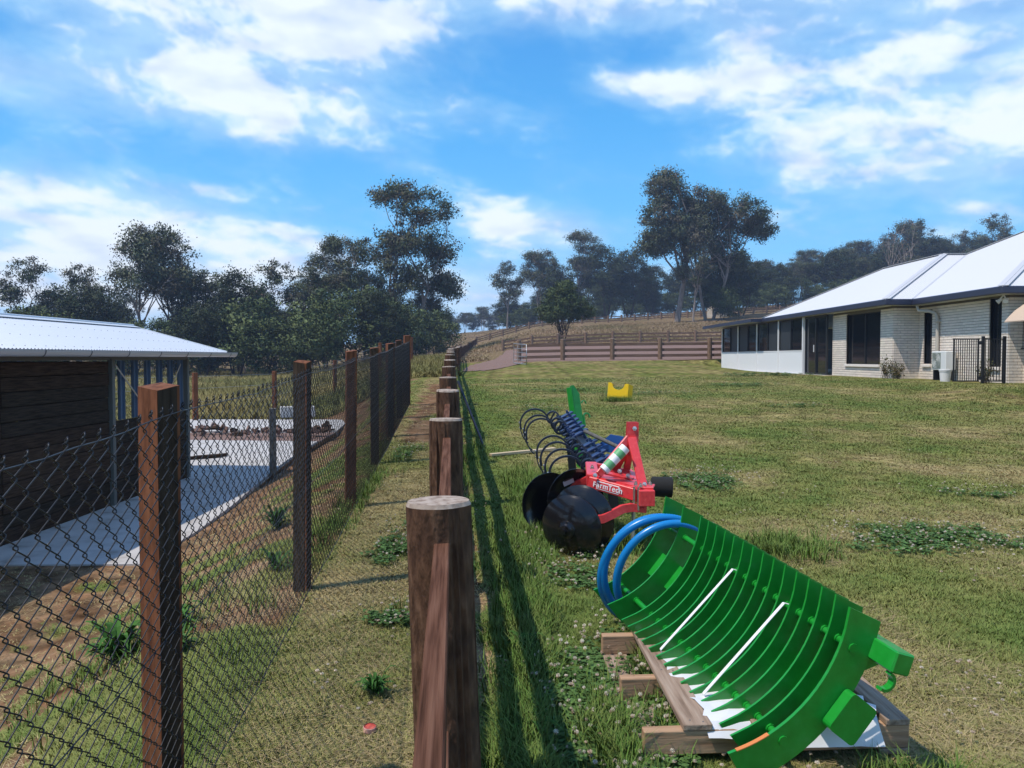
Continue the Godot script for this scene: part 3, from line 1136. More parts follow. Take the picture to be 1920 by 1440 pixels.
func build_yard_left() -> void:
	flat_slab("concrete_path", PackedVector2Array([Vector2(-9.7, 4.4), Vector2(-6.44, 4.4), Vector2(-6.44, 9.15), Vector2(-4.27, 9.2), Vector2(-4.35, 11.0), Vector2(-4.55, 13.0), Vector2(-4.9, 15.6), Vector2(-5.25, 18.5), Vector2(-5.55, 22.8), Vector2(-9.6, 23.2), Vector2(-9.7, 17.2)]), -.645, .4, M.concrete, [4.0, 9.16, 11.6, 14.2, 17.0, 20.0, 24.0])
	flat_slab("concrete_slab", PackedVector2Array([Vector2(-5.62, 25.6), Vector2(-6.15, 30.2), Vector2(-13.5, 30.4), Vector2(-10.2, 25.4)]), -.60, .4, M.concrete, [25.0, 28.0, 31.0])
	# black edging sheet along the slab
	var ed := [Vector2(-4.78, 15.0), Vector2(-4.98, 16.6), Vector2(-5.22, 18.6), Vector2(-5.52, 22.8), Vector2(-5.68, 25.6), Vector2(-6.1, 30.2)]
	var mb := Mb.new()
	for i in ed.size() - 1:
		mb.bar(Vector3(ed[i].x + .04, -.82, -ed[i].y), Vector3(ed[i + 1].x + .04, -.82, -ed[i + 1].y), .02, .36)
	tag(part(null, "plastic_edging", mb, M.black_plastic), "black plastic edging along the side of the concrete slab", "edging")
	# squared stub post at the edge of the slab
	mb = Mb.new()
	var p := Vector3(-4.92, -.95, -16.4)
	mb.box(Transform3D(Basis(Vector3.UP, .3), p + Vector3(0, .82, 0)), Vector3(.14, 1.68, .14), .012)
	tag(part(null, "stub_post", mb, M.grey_post), "short weathered grey post standing alone at the slab edge", "post")
	# broken brick and soil left on the slab
	rng.seed = 91
	var labels := ["scattered heap of brown brick rubble between the two slabs", "small rubble heap nearest the grey stub post", "flat dark pile of offcuts behind the shed corner"]
	var spots := [[-7.3, 24.3, 1.5], [-5.9, 24.2, .7], [-9.4, 25.0, .9]]
	for i in 3:
		var s = spots[i]
		var root := thing("rubble_pile", Vector3(s[0], -.9, -s[1]), labels[i], "rubble")
		for k in 34:
			var r := Mb.new()
			var q := Vector3(s[0] + rng.randfn(0, .45) * s[2], 0, -s[1] + rng.randfn(0, .3))
			q.y = -.62 + absf(rng.randfn(0, .05)) + maxf(0, .16 - absf(q.x - s[0]) * .12)
			r.box(Transform3D(Basis.from_euler(Vector3(rng.randf() * 6, rng.randf() * 6, rng.randf() * 6)), q), Vector3(.22, .07, .11) * rng.randf_range(.5, 1.2), .008)
			part(root, "brick_piece", r, M.rubble if k % 3 else M.plank_dark_b)
	# soil strip between the slabs
	flat_slab("soil_strip", PackedVector2Array([Vector2(-5.54, 22.7), Vector2(-5.64, 25.7), Vector2(-10.3, 25.5), Vector2(-9.5, 23.0)]), -.66, .3, M.gravel)
	# two offcut lengths lying by the shed corner
	for i in 2:
		mb = Mb.new()
		mb.bar(Vector3(-7.6 + i * .12, -.60, -18.6 - i * .2), Vector3(-6.95 + i * .05, -.60, -19.1 - i * .2), .09, .07, Vector3.UP, .005)
		tag(part(null, "timber_offcut", mb, M.plank_dark_a), ["length of dark timber on the slab, nearer the shed corner", "length of dark timber on the slab, farther from the shed corner"][i], "timber", "timber lying on the slab")
	mb = Mb.new()
	mb.box(Transform3D(Basis(Vector3.UP, .3), Vector3(-8.3, -.35, -30.9)), Vector3(1.3, .42, .5), .02)
	tag(part(null, "concrete_block", mb, M.concrete), "pale concrete block on the far edge of the slab", "block")

# ---------------------------------------------------------------- house
var bricks := []

# brick courses of one wall face from a to b (at floor level), outward normal n; holes are [from, to, bottom, top] along the wall
func brick_wall(a: Vector3, b: Vector3, n: Vector3, h: float, holes: Array) -> void:
	var along := (b - a).normalized()
	var length := a.distance_to(b)
	var row := 0
	var y := 0.0
	while y + .076 <= h:
		var s := -.12 if row % 2 else 0.0
		while s < length:
			var spans := [[maxf(s, 0.0), minf(s + .23, length)]]
			for q in holes:
				if y + .07 > q[2] and y < q[3]:
					var next := []
					for sp in spans:
						if sp[1] <= q[0] or sp[0] >= q[1]:
							next.append(sp)
						else:
							if sp[0] < q[0]: next.append([sp[0], q[0]])
							if sp[1] > q[1]: next.append([q[1], sp[1]])
					spans = next
			for sp in spans:
				if sp[1] - sp[0] > .03:
					var c: Vector3 = a + along * (sp[0] + sp[1]) * .5 + Vector3(0, y + .038, 0) + n * rng.randf_range(-.001, .0015)
					bricks.append([Transform3D(Basis(along * (sp[1] - sp[0] - .002), Vector3(0, .073, 0), n * .056), c), c.length()])
			s += .24
		y += .086
		row += 1

func ribbed(mb: Mb, o: Vector3, along: Vector3, up: Vector3, s0: float, s1: float, lo: Callable, hi: Callable) -> void:
	var pitch := .09
	var n := int((s1 - s0) / pitch) * 4
	var nn := along.cross(up).normalized()
	if nn.y < 0.0: nn = -nn
	var pa := Vector3.ZERO
	var pb := Vector3.ZERO
	var pn := Vector3.ZERO
	for i in n + 1:
		var s := lerpf(s0, s1, float(i) / n)
		var ph := TAU * i / 4.0
		var e := nn * sin(ph) * .008
		var nm := (nn - along * cos(ph) * .35).normalized()
		var a: Vector3 = o + along * s + up * lo.call(s) + e
		var b: Vector3 = o + along * s + up * hi.call(s) + e
		if i > 0 and (a.distance_to(b) > .001 or pa.distance_to(pb) > .001):
			mb.quadn(pa, a, b, pb, pn, nm, nm, pn)
		pa = a; pb = b; pn = nm

func house_window(root: Node3D, a: Vector3, b: Vector3, n: Vector3, y0: float, y1: float, mullions: Array, sill := true) -> void:
	var up := Vector3.UP
	var along := (b - a).normalized()
	var back := -n * .10
	var w := Mb.new()
	var p := [a + up * y0 + back, b + up * y0 + back, b + up * y1 + back, a + up * y1 + back]
	for i in 4:
		w.bar(p[i], p[(i + 1) % 4], .05, .05, n)
	var fr := part(root, "window", w, M.dark_frame)
	var g := Mb.new()
	g.plate(PackedVector2Array([Vector2(0, 0), Vector2(a.distance_to(b), 0), Vector2(a.distance_to(b), y1 - y0), Vector2(0, y1 - y0)]), a + up * y0 + back - n * .012, along, up, .008)
	part(fr, "pane", g, M.dark_glass)
	for t in mullions:
		var m := Mb.new()
		m.bar(a.lerp(b, t) + up * y0 + back, a.lerp(b, t) + up * y1 + back, .045, .05, n)
		part(fr, "mullion", m, M.dark_frame)
	# reveals
	var r := Mb.new()
	r.bar(a + up * y0 + back * .5 - along * .006, a + up * y1 + back * .5 - along * .006, .10, .012, along)
	part(fr, "reveal", r, M.mortar)
	r = Mb.new()
	r.bar(b + up * y0 + back * .5 + along * .006, b + up * y1 + back * .5 + along * .006, .10, .012, along)
	part(fr, "reveal", r, M.mortar)
	if sill:
		var s := Mb.new()
		s.bar(a + up * (y0 - .05) + n * .01, b + up * (y0 - .05) + n * .01, .17, .09, up, .006)
		part(fr, "sill", s, M.brick_c)

func build_house() -> void:
	rng.seed = 404
	var fy := 1.03
	var root := thing("brick_house", Vector3(15.0, fy, -28.0), "cream brick house with a white hipped roof and navy eaves", "house")
	var L := Vector3(-1, 0, 0)
	var F := Vector3(0, 0, 1)
	var wh := 2.5
	var A0 := Vector3(13.0, fy, -32.4); var A1 := Vector3(13.0, fy, -27.3)
	var B1 := Vector3(13.9, fy, -27.3); var C1 := Vector3(13.9, fy, -22.4)
	var D1 := Vector3(14.34, fy, -22.4); var E1 := Vector3(14.34, fy, -16.5)
	# solid walls behind the bricks
	var segs := [[A0, A1, L, [[1.3, 4.2, .47, 2.36]]], [A1, B1, F, []], [B1, C1, L, [[.30, .85, .50, 2.30], [4.0, 4.6, .45, 2.42]]], [C1, D1, F, []], [D1, E1, L, []]]
	for s in segs:
		var mb := Mb.new()
		var a: Vector3 = s[0]
		var b: Vector3 = s[1]
		var nn: Vector3 = s[2]
		var along := (b - a).normalized()
		var len := a.distance_to(b)
		var cuts := [0.0]
		for h in s[3]:
			cuts.append(h[0]); cuts.append(h[1])
		cuts.append(len)
		for i in range(0, cuts.size() - 1):
			var inside := i % 2 == 1
			var p: Vector3 = a + along * cuts[i] - nn * .07
			var q: Vector3 = a + along * cuts[i + 1] - nn * .07
			if inside:
				var h = s[3][i / 2]
				mb.bar(p + Vector3(0, h[2] * .5, 0), q + Vector3(0, h[2] * .5, 0), .1, h[2])
				mb.bar(p + Vector3(0, (h[3] + wh) * .5, 0), q + Vector3(0, (h[3] + wh) * .5, 0), .1, wh - h[3])
			else:
				mb.bar(p + Vector3(0, wh * .5, 0), q + Vector3(0, wh * .5, 0), .1, wh)
		part(root, "wall", mb, M.mortar)
		brick_wall(a - nn * .0, b, nn, wh - .02, s[3])
		for h in s[3]:
			house_window(root, a + along * h[0], a + along * h[1], nn, h[2], h[3], [.5] if h[1] - h[0] > 2.0 else [])
	# far side and inner walls so that the house is closed
	var mb := Mb.new()
	mb.bar(Vector3(20, fy + wh * .5, -32.4), Vector3(13.1, fy + wh * .5, -32.4), .1, wh)
	part(root, "wall", mb, M.brick_a)
	bricks.sort_custom(func(p, q): return p[1] < q[1])
	var kinds := []
	for k in ["brick_a", "brick_b", "brick_c"]:
		var bm := Mb.new()
		bm.box(Transform3D(), Vector3.ONE, 0.0)
		kinds.append(bm.mesh(M[k]))
	var wall_holder := root.get_child(0)
	var far_buf := PackedFloat32Array()
	var count := 0
	for k in bricks:
		var t: Transform3D = k[0]
		t.origin -= root.position
		if count < 300 and k[0].origin.z < -20.0:
			inst(root, "brick", kinds[rng.randi() % 3], t)
			count += 1
		else:
			var g := rng.randf_range(.86, 1.0)
			push(far_buf, t, Color(.80 * g, .71 * g * rng.randf_range(.98, 1.02), .62 * g))
	var fb := Mb.new()
	fb.box(Transform3D(), Vector3.ONE, 0.0)
	var bmat := mat("brick_tinted", Color.WHITE, .85)
	bmat.vertex_color_use_as_albedo = true
	scatter(root, "brick_courses", fb.mesh(bmat), far_buf)
	# roof
	var ey := 3.70
	var k := .489
	var up_l := Vector3(1, k, 0)
	var up_f := Vector3(0, k, -1)
	var r := Mb.new()
	ribbed(r, Vector3(12.5, ey, -26.8), Vector3(0, 0, -1), up_l, 0.0, 13.2, func(s): return 0.0, func(s): return maxf(0.0, minf(minf(s, 13.2 - s), 4.15)))
	part(root, "roof_plane", r, M.white_roof)
	r = Mb.new()
	ribbed(r, Vector3(12.5, ey, -26.8), Vector3(1, 0, 0), up_f, 0.0, 5.05, func(s): return clampf(s - .9, 0.0, 4.15), func(s): return minf(s, 4.15))
	part(root, "roof_plane", r, M.white_roof)
	r = Mb.new()
	ribbed(r, Vector3(13.4, ey, -21.9), Vector3(0, 0, -1), up_l, 0.0, 9.05, func(s): return maxf(0.0, s - 4.9), func(s): return minf(minf(s, 13.2 - s), 6.6))
	part(root, "roof_plane", r, M.white_roof)
	r = Mb.new()
	ribbed(r, Vector3(13.4, ey, -21.9), Vector3(1, 0, 0), up_f, 0.0, 11.0, func(s): return 0.0, func(s): return minf(s, 6.6))
	part(root, "roof_plane", r, M.white_roof)
	r = Mb.new()
	var ty := ey + 4.15 * k - .02
	r.quad(Vector3(16.65, ty, -30.95), Vector3(16.65, ty, -35.85), Vector3(21.0, ty, -35.85), Vector3(21.0, ty, -30.95))
	r.quad(Vector3(12.5, ey, -40.0), Vector3(16.65, ty, -35.85), Vector3(21.0, ty, -35.85), Vector3(21.0, ey, -40.0))
	part(root, "roof_plane", r, M.white_roof)
	# hip, ridge and valley strips
	var caps := [
		[Vector3(12.5, ey, -26.8), Vector3(16.65, ey + 4.15 * k, -30.95)],
		[Vector3(12.5, ey, -40.0), Vector3(16.65, ey + 4.15 * k, -35.85)],
		[Vector3(16.65, ey + 4.15 * k, -30.95), Vector3(16.65, ey + 4.15 * k, -35.85)],
		[Vector3(16.65, ey + 4.15 * k, -30.95), Vector3(17.55, ey + 4.15 * k, -30.95)],
		[Vector3(17.55, ey + 4.15 * k, -30.95), Vector3(20.0, ey + 6.6 * k, -28.5)],
		[Vector3(13.4, ey, -21.9), Vector3(20.0, ey + 6.6 * k, -28.5)]]
	for c in caps:
		var cp := Mb.new()
		cp.bar(c[0] + Vector3(0, .012, 0), c[1] + Vector3(0, .012, 0), .26, .012)
		cp.bar(c[0] + Vector3(0, .022, 0), c[1] + Vector3(0, .022, 0), .06, .02, Vector3.UP, .008)
		part(root, "ridge_cap", cp, M.roof_cap)
	var vl := Mb.new()
	vl.bar(Vector3(13.4, ey + .012, -26.8), Vector3(17.55, ey + 4.15 * k + .012, -30.95), .07, .02)
	part(root, "valley_gutter", vl, M.print_grey)
	# fascia gutters in navy and the pale soffit
	var eave := [Vector3(12.5, 0, -40.0), Vector3(12.5, 0, -26.8), Vector3(13.4, 0, -26.8), Vector3(13.4, 0, -21.9), Vector3(23.0, 0, -21.9)]
	for i in eave.size() - 1:
		var f := Mb.new()
		var dir: Vector3 = (eave[i + 1] - eave[i]).normalized()
		var ext := .055 if i % 2 == 0 else -.055
		f.bar(eave[i] + Vector3(0, ey - .10, 0) - dir * (.055 if i in [2] else 0.0), eave[i + 1] + Vector3(0, ey - .10, 0) + dir * (.055 if i in [0, 2] else 0.0), .11, .21, Vector3.UP, .025)
		part(root, "fascia_gutter", f, M.fascia)
	var so := Mb.new()
	so.plate(PackedVector2Array([Vector2(12.52, 26.85), Vector2(12.52, 40.0), Vector2(20.0, 40.0), Vector2(20.0, 21.95), Vector2(13.42, 21.95), Vector2(13.42, 26.85)]), Vector3(0, 3.515, 0), Vector3.RIGHT, Vector3.FORWARD, .02)
	part(root, "soffit", so, M.soffit)
	# patio roof beyond the main eave
	var pr := Mb.new()
	pr.box(Transform3D(Basis(), Vector3(16.1, 3.61, -45.1)), Vector3(8.2, .12, 10.2))
	part(root, "patio_roof", pr, M.white_roof)
	var pf := Mb.new()
	pf.bar(Vector3(11.97, 3.60, -50.2), Vector3(11.97, 3.60, -40.05), .06, .17)
	pf.bar(Vector3(11.97, 3.60, -40.02), Vector3(12.5, 3.60, -40.02), .05, .17)
	part(root, "fascia_gutter", pf, M.fascia)
	# sun room: white lower panels, dark glazing
	var sx := 12.72
	var cols := [48.3, 44.9, 41.45, 38.1, 34.9]
	for i in 4:
		var d0: float = cols[i]
		var d1: float = cols[i + 1]
		var pn := Mb.new()
		pn.bar(Vector3(sx, fy + .49, -d0 + .05), Vector3(sx, fy + .49, -d1 - .05), .06, .98)
		part(root, "wall_panel", pn, M.white_panel)
		var tr := Mb.new()
		tr.bar(Vector3(sx, fy + 1.01, -d0 + .05), Vector3(sx, fy + 1.01, -d1 - .05), .08, .05)
		part(root, "panel_rail", tr, M.white_frame)
		var w := Mb.new()
		var q := [Vector3(sx, fy + 1.06, -d0 + .08), Vector3(sx, fy + 1.06, -d1 - .08), Vector3(sx, fy + 2.44, -d1 - .08), Vector3(sx, fy + 2.44, -d0 + .08)]
		for j in 4:
			w.bar(q[j], q[(j + 1) % 4], .05, .06, L)
		w.bar((q[0] + q[1]) * .5, (q[2] + q[3]) * .5, .05, .06, L)
		var fr := part(root, "window", w, M.dark_frame)
		for half in 2:
			var g := Mb.new()
			var za := lerpf(d0, d1, half * .5) - .06
			var zb := lerpf(d0, d1, half * .5 + .5) + .06
			g.box(Transform3D(Basis(), Vector3(sx + .015 + half * .012, fy + 1.75, -(za + zb) * .5)), Vector3(.008, 1.36, absf(za - zb)))
			part(fr, "pane", g, M.dark_glass if (i + half) % 2 == 0 else M.screen_mesh)
	for d in cols:
		var ps := Mb.new()
		ps.box(Transform3D(Basis(), Vector3(sx - .015, fy + 1.235, -d)), Vector3(.11, 2.47, .09), .006)
		part(root, "sunroom_post", ps, M.white_frame)
	var ew := Mb.new()
	ew.bar(Vector3(sx + .05, fy + .6, -48.33), Vector3(20.0, fy + .6, -48.33), .06, 1.2)
	ew.bar(Vector3(sx + .05, fy + 1.83, -48.33), Vector3(20.0, fy + 1.83, -48.33), .05, 1.25)
	part(root, "end_wall", ew, M.screen_mesh)
	var dr := Mb.new()
	for e in [34.8, 33.62, 32.48]:
		dr.box(Transform3D(Basis(), Vector3(sx + .06, fy + 1.22, -e)), Vector3(.07, 2.44, .07))
	dr.bar(Vector3(sx + .06, fy + 2.42, -34.8), Vector3(sx + .06, fy + 2.42, -32.48), .07, .08)
	dr.bar(Vector3(sx + .06, fy + .04, -34.8), Vector3(sx + .06, fy + .04, -32.48), .07, .08)
	var door := part(root, "sliding_door", dr, M.dark_frame)
	for i in 2:
		var g := Mb.new()
		g.box(Transform3D(Basis(), Vector3(sx + .07 + i * .015, fy + 1.22, -34.2 + i * 1.14)), Vector3(.008, 2.36, 1.1))
		part(door, "pane", g, M.dark_glass)
	var hd := Mb.new()
	hd.bar(Vector3(sx - .01, fy + .95, -33.72), Vector3(sx - .01, fy + 1.25, -33.72), .03, .03)
	part(door, "handle", hd, M.white_frame)
	# slab edge under the sun room
	var sl := Mb.new()
	sl.box(Transform3D(Basis(), Vector3(16.3, fy - .03, -40.4)), Vector3(7.5, .07, 16.4), .01)
	part(root, "floor_slab", sl, M.concrete)
	# downpipe with its offset bend
	var dp := Mb.new()
	dp.tube([Vector3(13.47, 3.46, -26.65), Vector3(13.50, 3.30, -26.6), Vector3(13.66, 3.26, -26.2), Vector3(13.76, 3.18, -26.02), Vector3(13.80, 3.0, -25.98), Vector3(13.80, 1.0, -25.98)], .055, 10)
	dp.box(Transform3D(Basis(), Vector3(13.80, 2.92, -25.98)), Vector3(.2, .05, .2), .01)
	part(root, "downpipe", dp, M.cream)
	# twin flood light under the eave corner
	for i in 2:
		var fl := Mb.new()
		fl.lathe(Vector3(13.70 + i * .05, 3.34, -22.55 + i * .24), Vector3(-.7, -.6, .5 if i else -.3), [[-.08, .0], [-.08, .04], [.0, .05], [.06, .07], [.06, .0]], 12)
		fl.rod(Vector3(13.76, 3.50, -22.45), Vector3(13.70 + i * .05, 3.36, -22.55 + i * .24), .02, .02, 6)
		part(root, "flood_light", fl, M.white_frame)
	# bowed awning
	var aw := Mb.new()
	var prof := [Vector2(13.36, 2.72), Vector2(13.48, 2.86), Vector2(13.64, 3.02), Vector2(13.86, 3.18), Vector2(14.08, 3.29), Vector2(14.30, 3.34)]
	for i in prof.size() - 1:
		aw.quad(Vector3(prof[i].x, prof[i].y, -21.75), Vector3(prof[i + 1].x, prof[i + 1].y, -21.75), Vector3(prof[i + 1].x, prof[i + 1].y, -18.4), Vector3(prof[i].x, prof[i].y, -18.4))
		aw.quad(Vector3(prof[i].x, prof[i].y - .02, -18.4), Vector3(prof[i + 1].x, prof[i + 1].y - .02, -18.4), Vector3(prof[i + 1].x, prof[i + 1].y - .02, -21.75), Vector3(prof[i].x, prof[i].y - .02, -21.75))
		# end panel with a cut-out lower edge
		var lo := 0.16 + .12 * i
		aw.quad(Vector3(prof[i].x, prof[i].y, -21.74), Vector3(prof[i + 1].x, prof[i + 1].y, -21.74), Vector3(prof[i + 1].x, maxf(prof[i + 1].y - .2, 2.78), -21.74), Vector3(prof[i].x, maxf(prof[i].y - .2, 2.70), -21.74))
	part(root, "awning", aw, M.awning)
	# window guard
	var gr := Mb.new()
	for y in [1.72, 2.62]:
		gr.rod(Vector3(13.93, fy + y - .75, -21.9), Vector3(14.4, fy + y - .75, -21.9), .018, .018, 6)
	for i in 6:
		gr.rod(Vector3(13.98 + i * .085, fy + .97, -21.9), Vector3(13.98 + i * .085, fy + 1.87, -21.9), .010, .010, 6)
	gr.rod(Vector3(14.3, fy + 1.87, -21.9), Vector3(14.3, fy + 1.87, -22.38), .015, .015, 6)
	gr.rod(Vector3(14.3, fy + .97, -21.9), Vector3(14.3, fy + .97, -22.38), .015, .015, 6)
	part(root, "window_guard", gr, M.black_steel)

func build_house_things() -> void:
	var fy := 1.03
	var up := Vector3.UP
	# air conditioner
	var c := Vector3(13.62, fy + .62, -25.25)
	var ac := thing("air_conditioner", Vector3(13.62, fy, -25.25), "white outdoor air conditioner unit beside the downpipe", "air conditioner")
	var mb := Mb.new()
	mb.box(Transform3D(Basis(), c), Vector3(.32, .60, .82), .02)
	part(ac, "casing", mb, M.ac_white)
	mb = Mb.new()
	mb.box(Transform3D(Basis(), c + Vector3(-.163, .0, -.12)), Vector3(.012, .50, .50), .004)
	var gr := part(ac, "fan_grille", mb, M.ac_grille)
	for i in 5:
		mb = Mb.new()
		var pts := []
		for q in 25:
			pts.append(c + Vector3(-.174, sin(TAU * q / 24.0) * (.05 + i * .045), -.12 + cos(TAU * q / 24.0) * (.05 + i * .045)))
		mb.tube(pts, .005, 4)
		part(gr, "guard_ring", mb, M.ac_white)
	for s in [-.3, .3]:
		mb = Mb.new()
		mb.box(Transform3D(Basis(), Vector3(13.62, fy + .15, -25.25 + s)), Vector3(.3, .34, .06))
		part(ac, "foot", mb, M.black_plastic)
	# white bucket
	var p := on(12.95, 23.9)
	p.y = fy
	var bk := thing("bucket", p, "white plastic bucket with a lid on the grass by the air conditioner", "bucket")
	mb = Mb.new()
	mb.lathe(p, up, [[.0, .0], [.0, .135], [.30, .16], [.30, .172], [.33, .172]], 20)
	part(bk, "body", mb, M.bucket_white)
	mb = Mb.new()
	mb.lathe(p, up, [[.33, .180], [.365, .180], [.372, .165], [.366, .0]], 20)
	part(bk, "lid", mb, M.bucket_white)
	# pool fence with gate
	var g0 := Vector3(11.98, fy, -21.75)
	var pf := thing("pool_fence", g0, "black tubular pool fence with a gate in front of the brick wall", "fence")
	for k in [[12.80, 1.30, .07], [13.38, 1.30, .07]]:
		mb = Mb.new()
		mb.box(Transform3D(Basis(), Vector3(k[0], fy + k[1] * .5 - .05, -21.75)), Vector3(k[2], k[1] + .1, k[2]), .006)
		part(pf, "post", mb, M.black_steel)
	for r in [[11.98, 12.70, .06], [12.84, 13.36, .06]]:
		for y in [.08, 1.22]:
			mb = Mb.new()
			mb.bar(Vector3(r[0], fy + y, -21.75), Vector3(r[1], fy + y, -21.75), .03, .035)
			part(pf, "rail", mb, M.black_steel)
		var n := 12 if r[0] < 12.5 else 7
		for i in n:
			mb = Mb.new()
			var x: float = lerpf(r[0] + .03, r[1] - .03, i / float(n - 1))
			var wide := .035 if (r[0] < 12.5 and (i == 0 or i == n - 1)) else .015
			mb.box(Transform3D(Basis(), Vector3(x, fy + .65, -21.75)), Vector3(wide, 1.12, wide))
			part(pf, "bar", mb, M.black_steel)
	mb = Mb.new()
	mb.box(Transform3D(Basis(), Vector3(12.74, fy + 1.12, -21.75)), Vector3(.12, .1, .08), .01)
	mb.box(Transform3D(Basis(), Vector3(12.74, fy + .16, -21.75)), Vector3(.12, .1, .06), .01)
	part(pf, "hinge", mb, M.black_plastic)
	# round tank under the big trees
	var tp := spot(.258, 168.0)
	mb = Mb.new()
	mb.lathe(tp, up, [[-.5, 2.4], [2.1, 2.4], [2.35, 1.2], [2.4, .0]], 28)
	for i in 8:
		mb.lathe(tp, up, [[.1 + i * .25, 2.4], [.14 + i * .25, 2.44], [.18 + i * .25, 2.4]], 28)
	tag(part(null, "water_tank", mb, M.tank), "beige round water tank on the hill behind the big gum trees", "tank")

# ---------------------------------------------------------------- implements on the lawn
func rib_plate(mb: Mb, c: Vector3, u: Vector3, n: Vector3, a: Vector3, R: float, half: float, w: float, th: float, ext0 := 0.0, ext1 := 0.0) -> void:
	# c is the middle of the chord, u along the chord, n toward the bulge, a along the axis
	var o := c - n * (R * cos(half))
	var steps_n := 16
	var inn := []
	var outr := []
	for i in steps_n + 1:
		var t := lerpf(-half - ext0, half + ext1, i / float(steps_n))
		var d := n * cos(t) + u * sin(t)
		var e := t
		if i == 0: e = t - .075
		if i == steps_n: e = t + .075
		inn.append(o + (n * cos(e) + u * sin(e)) * R)
		outr.append(o + d * (R + w))
	var z := a * th * .5
	for i in steps_n:
		mb.quad(inn[i] + z, inn[i + 1] + z, outr[i + 1] + z, outr[i] + z)
		mb.quad(inn[i] - z, outr[i] - z, outr[i + 1] - z, inn[i + 1] - z)
		mb.quad(inn[i] - z, inn[i + 1] - z, inn[i + 1] + z, inn[i] + z)
		mb.quad(outr[i] + z, outr[i + 1] + z, outr[i + 1] - z, outr[i] - z)
	mb.quad(inn[0] - z, inn[0] + z, outr[0] + z, outr[0] - z)
	mb.quad(inn[-1] + z, inn[-1] - z, outr[-1] - z, outr[-1] + z)

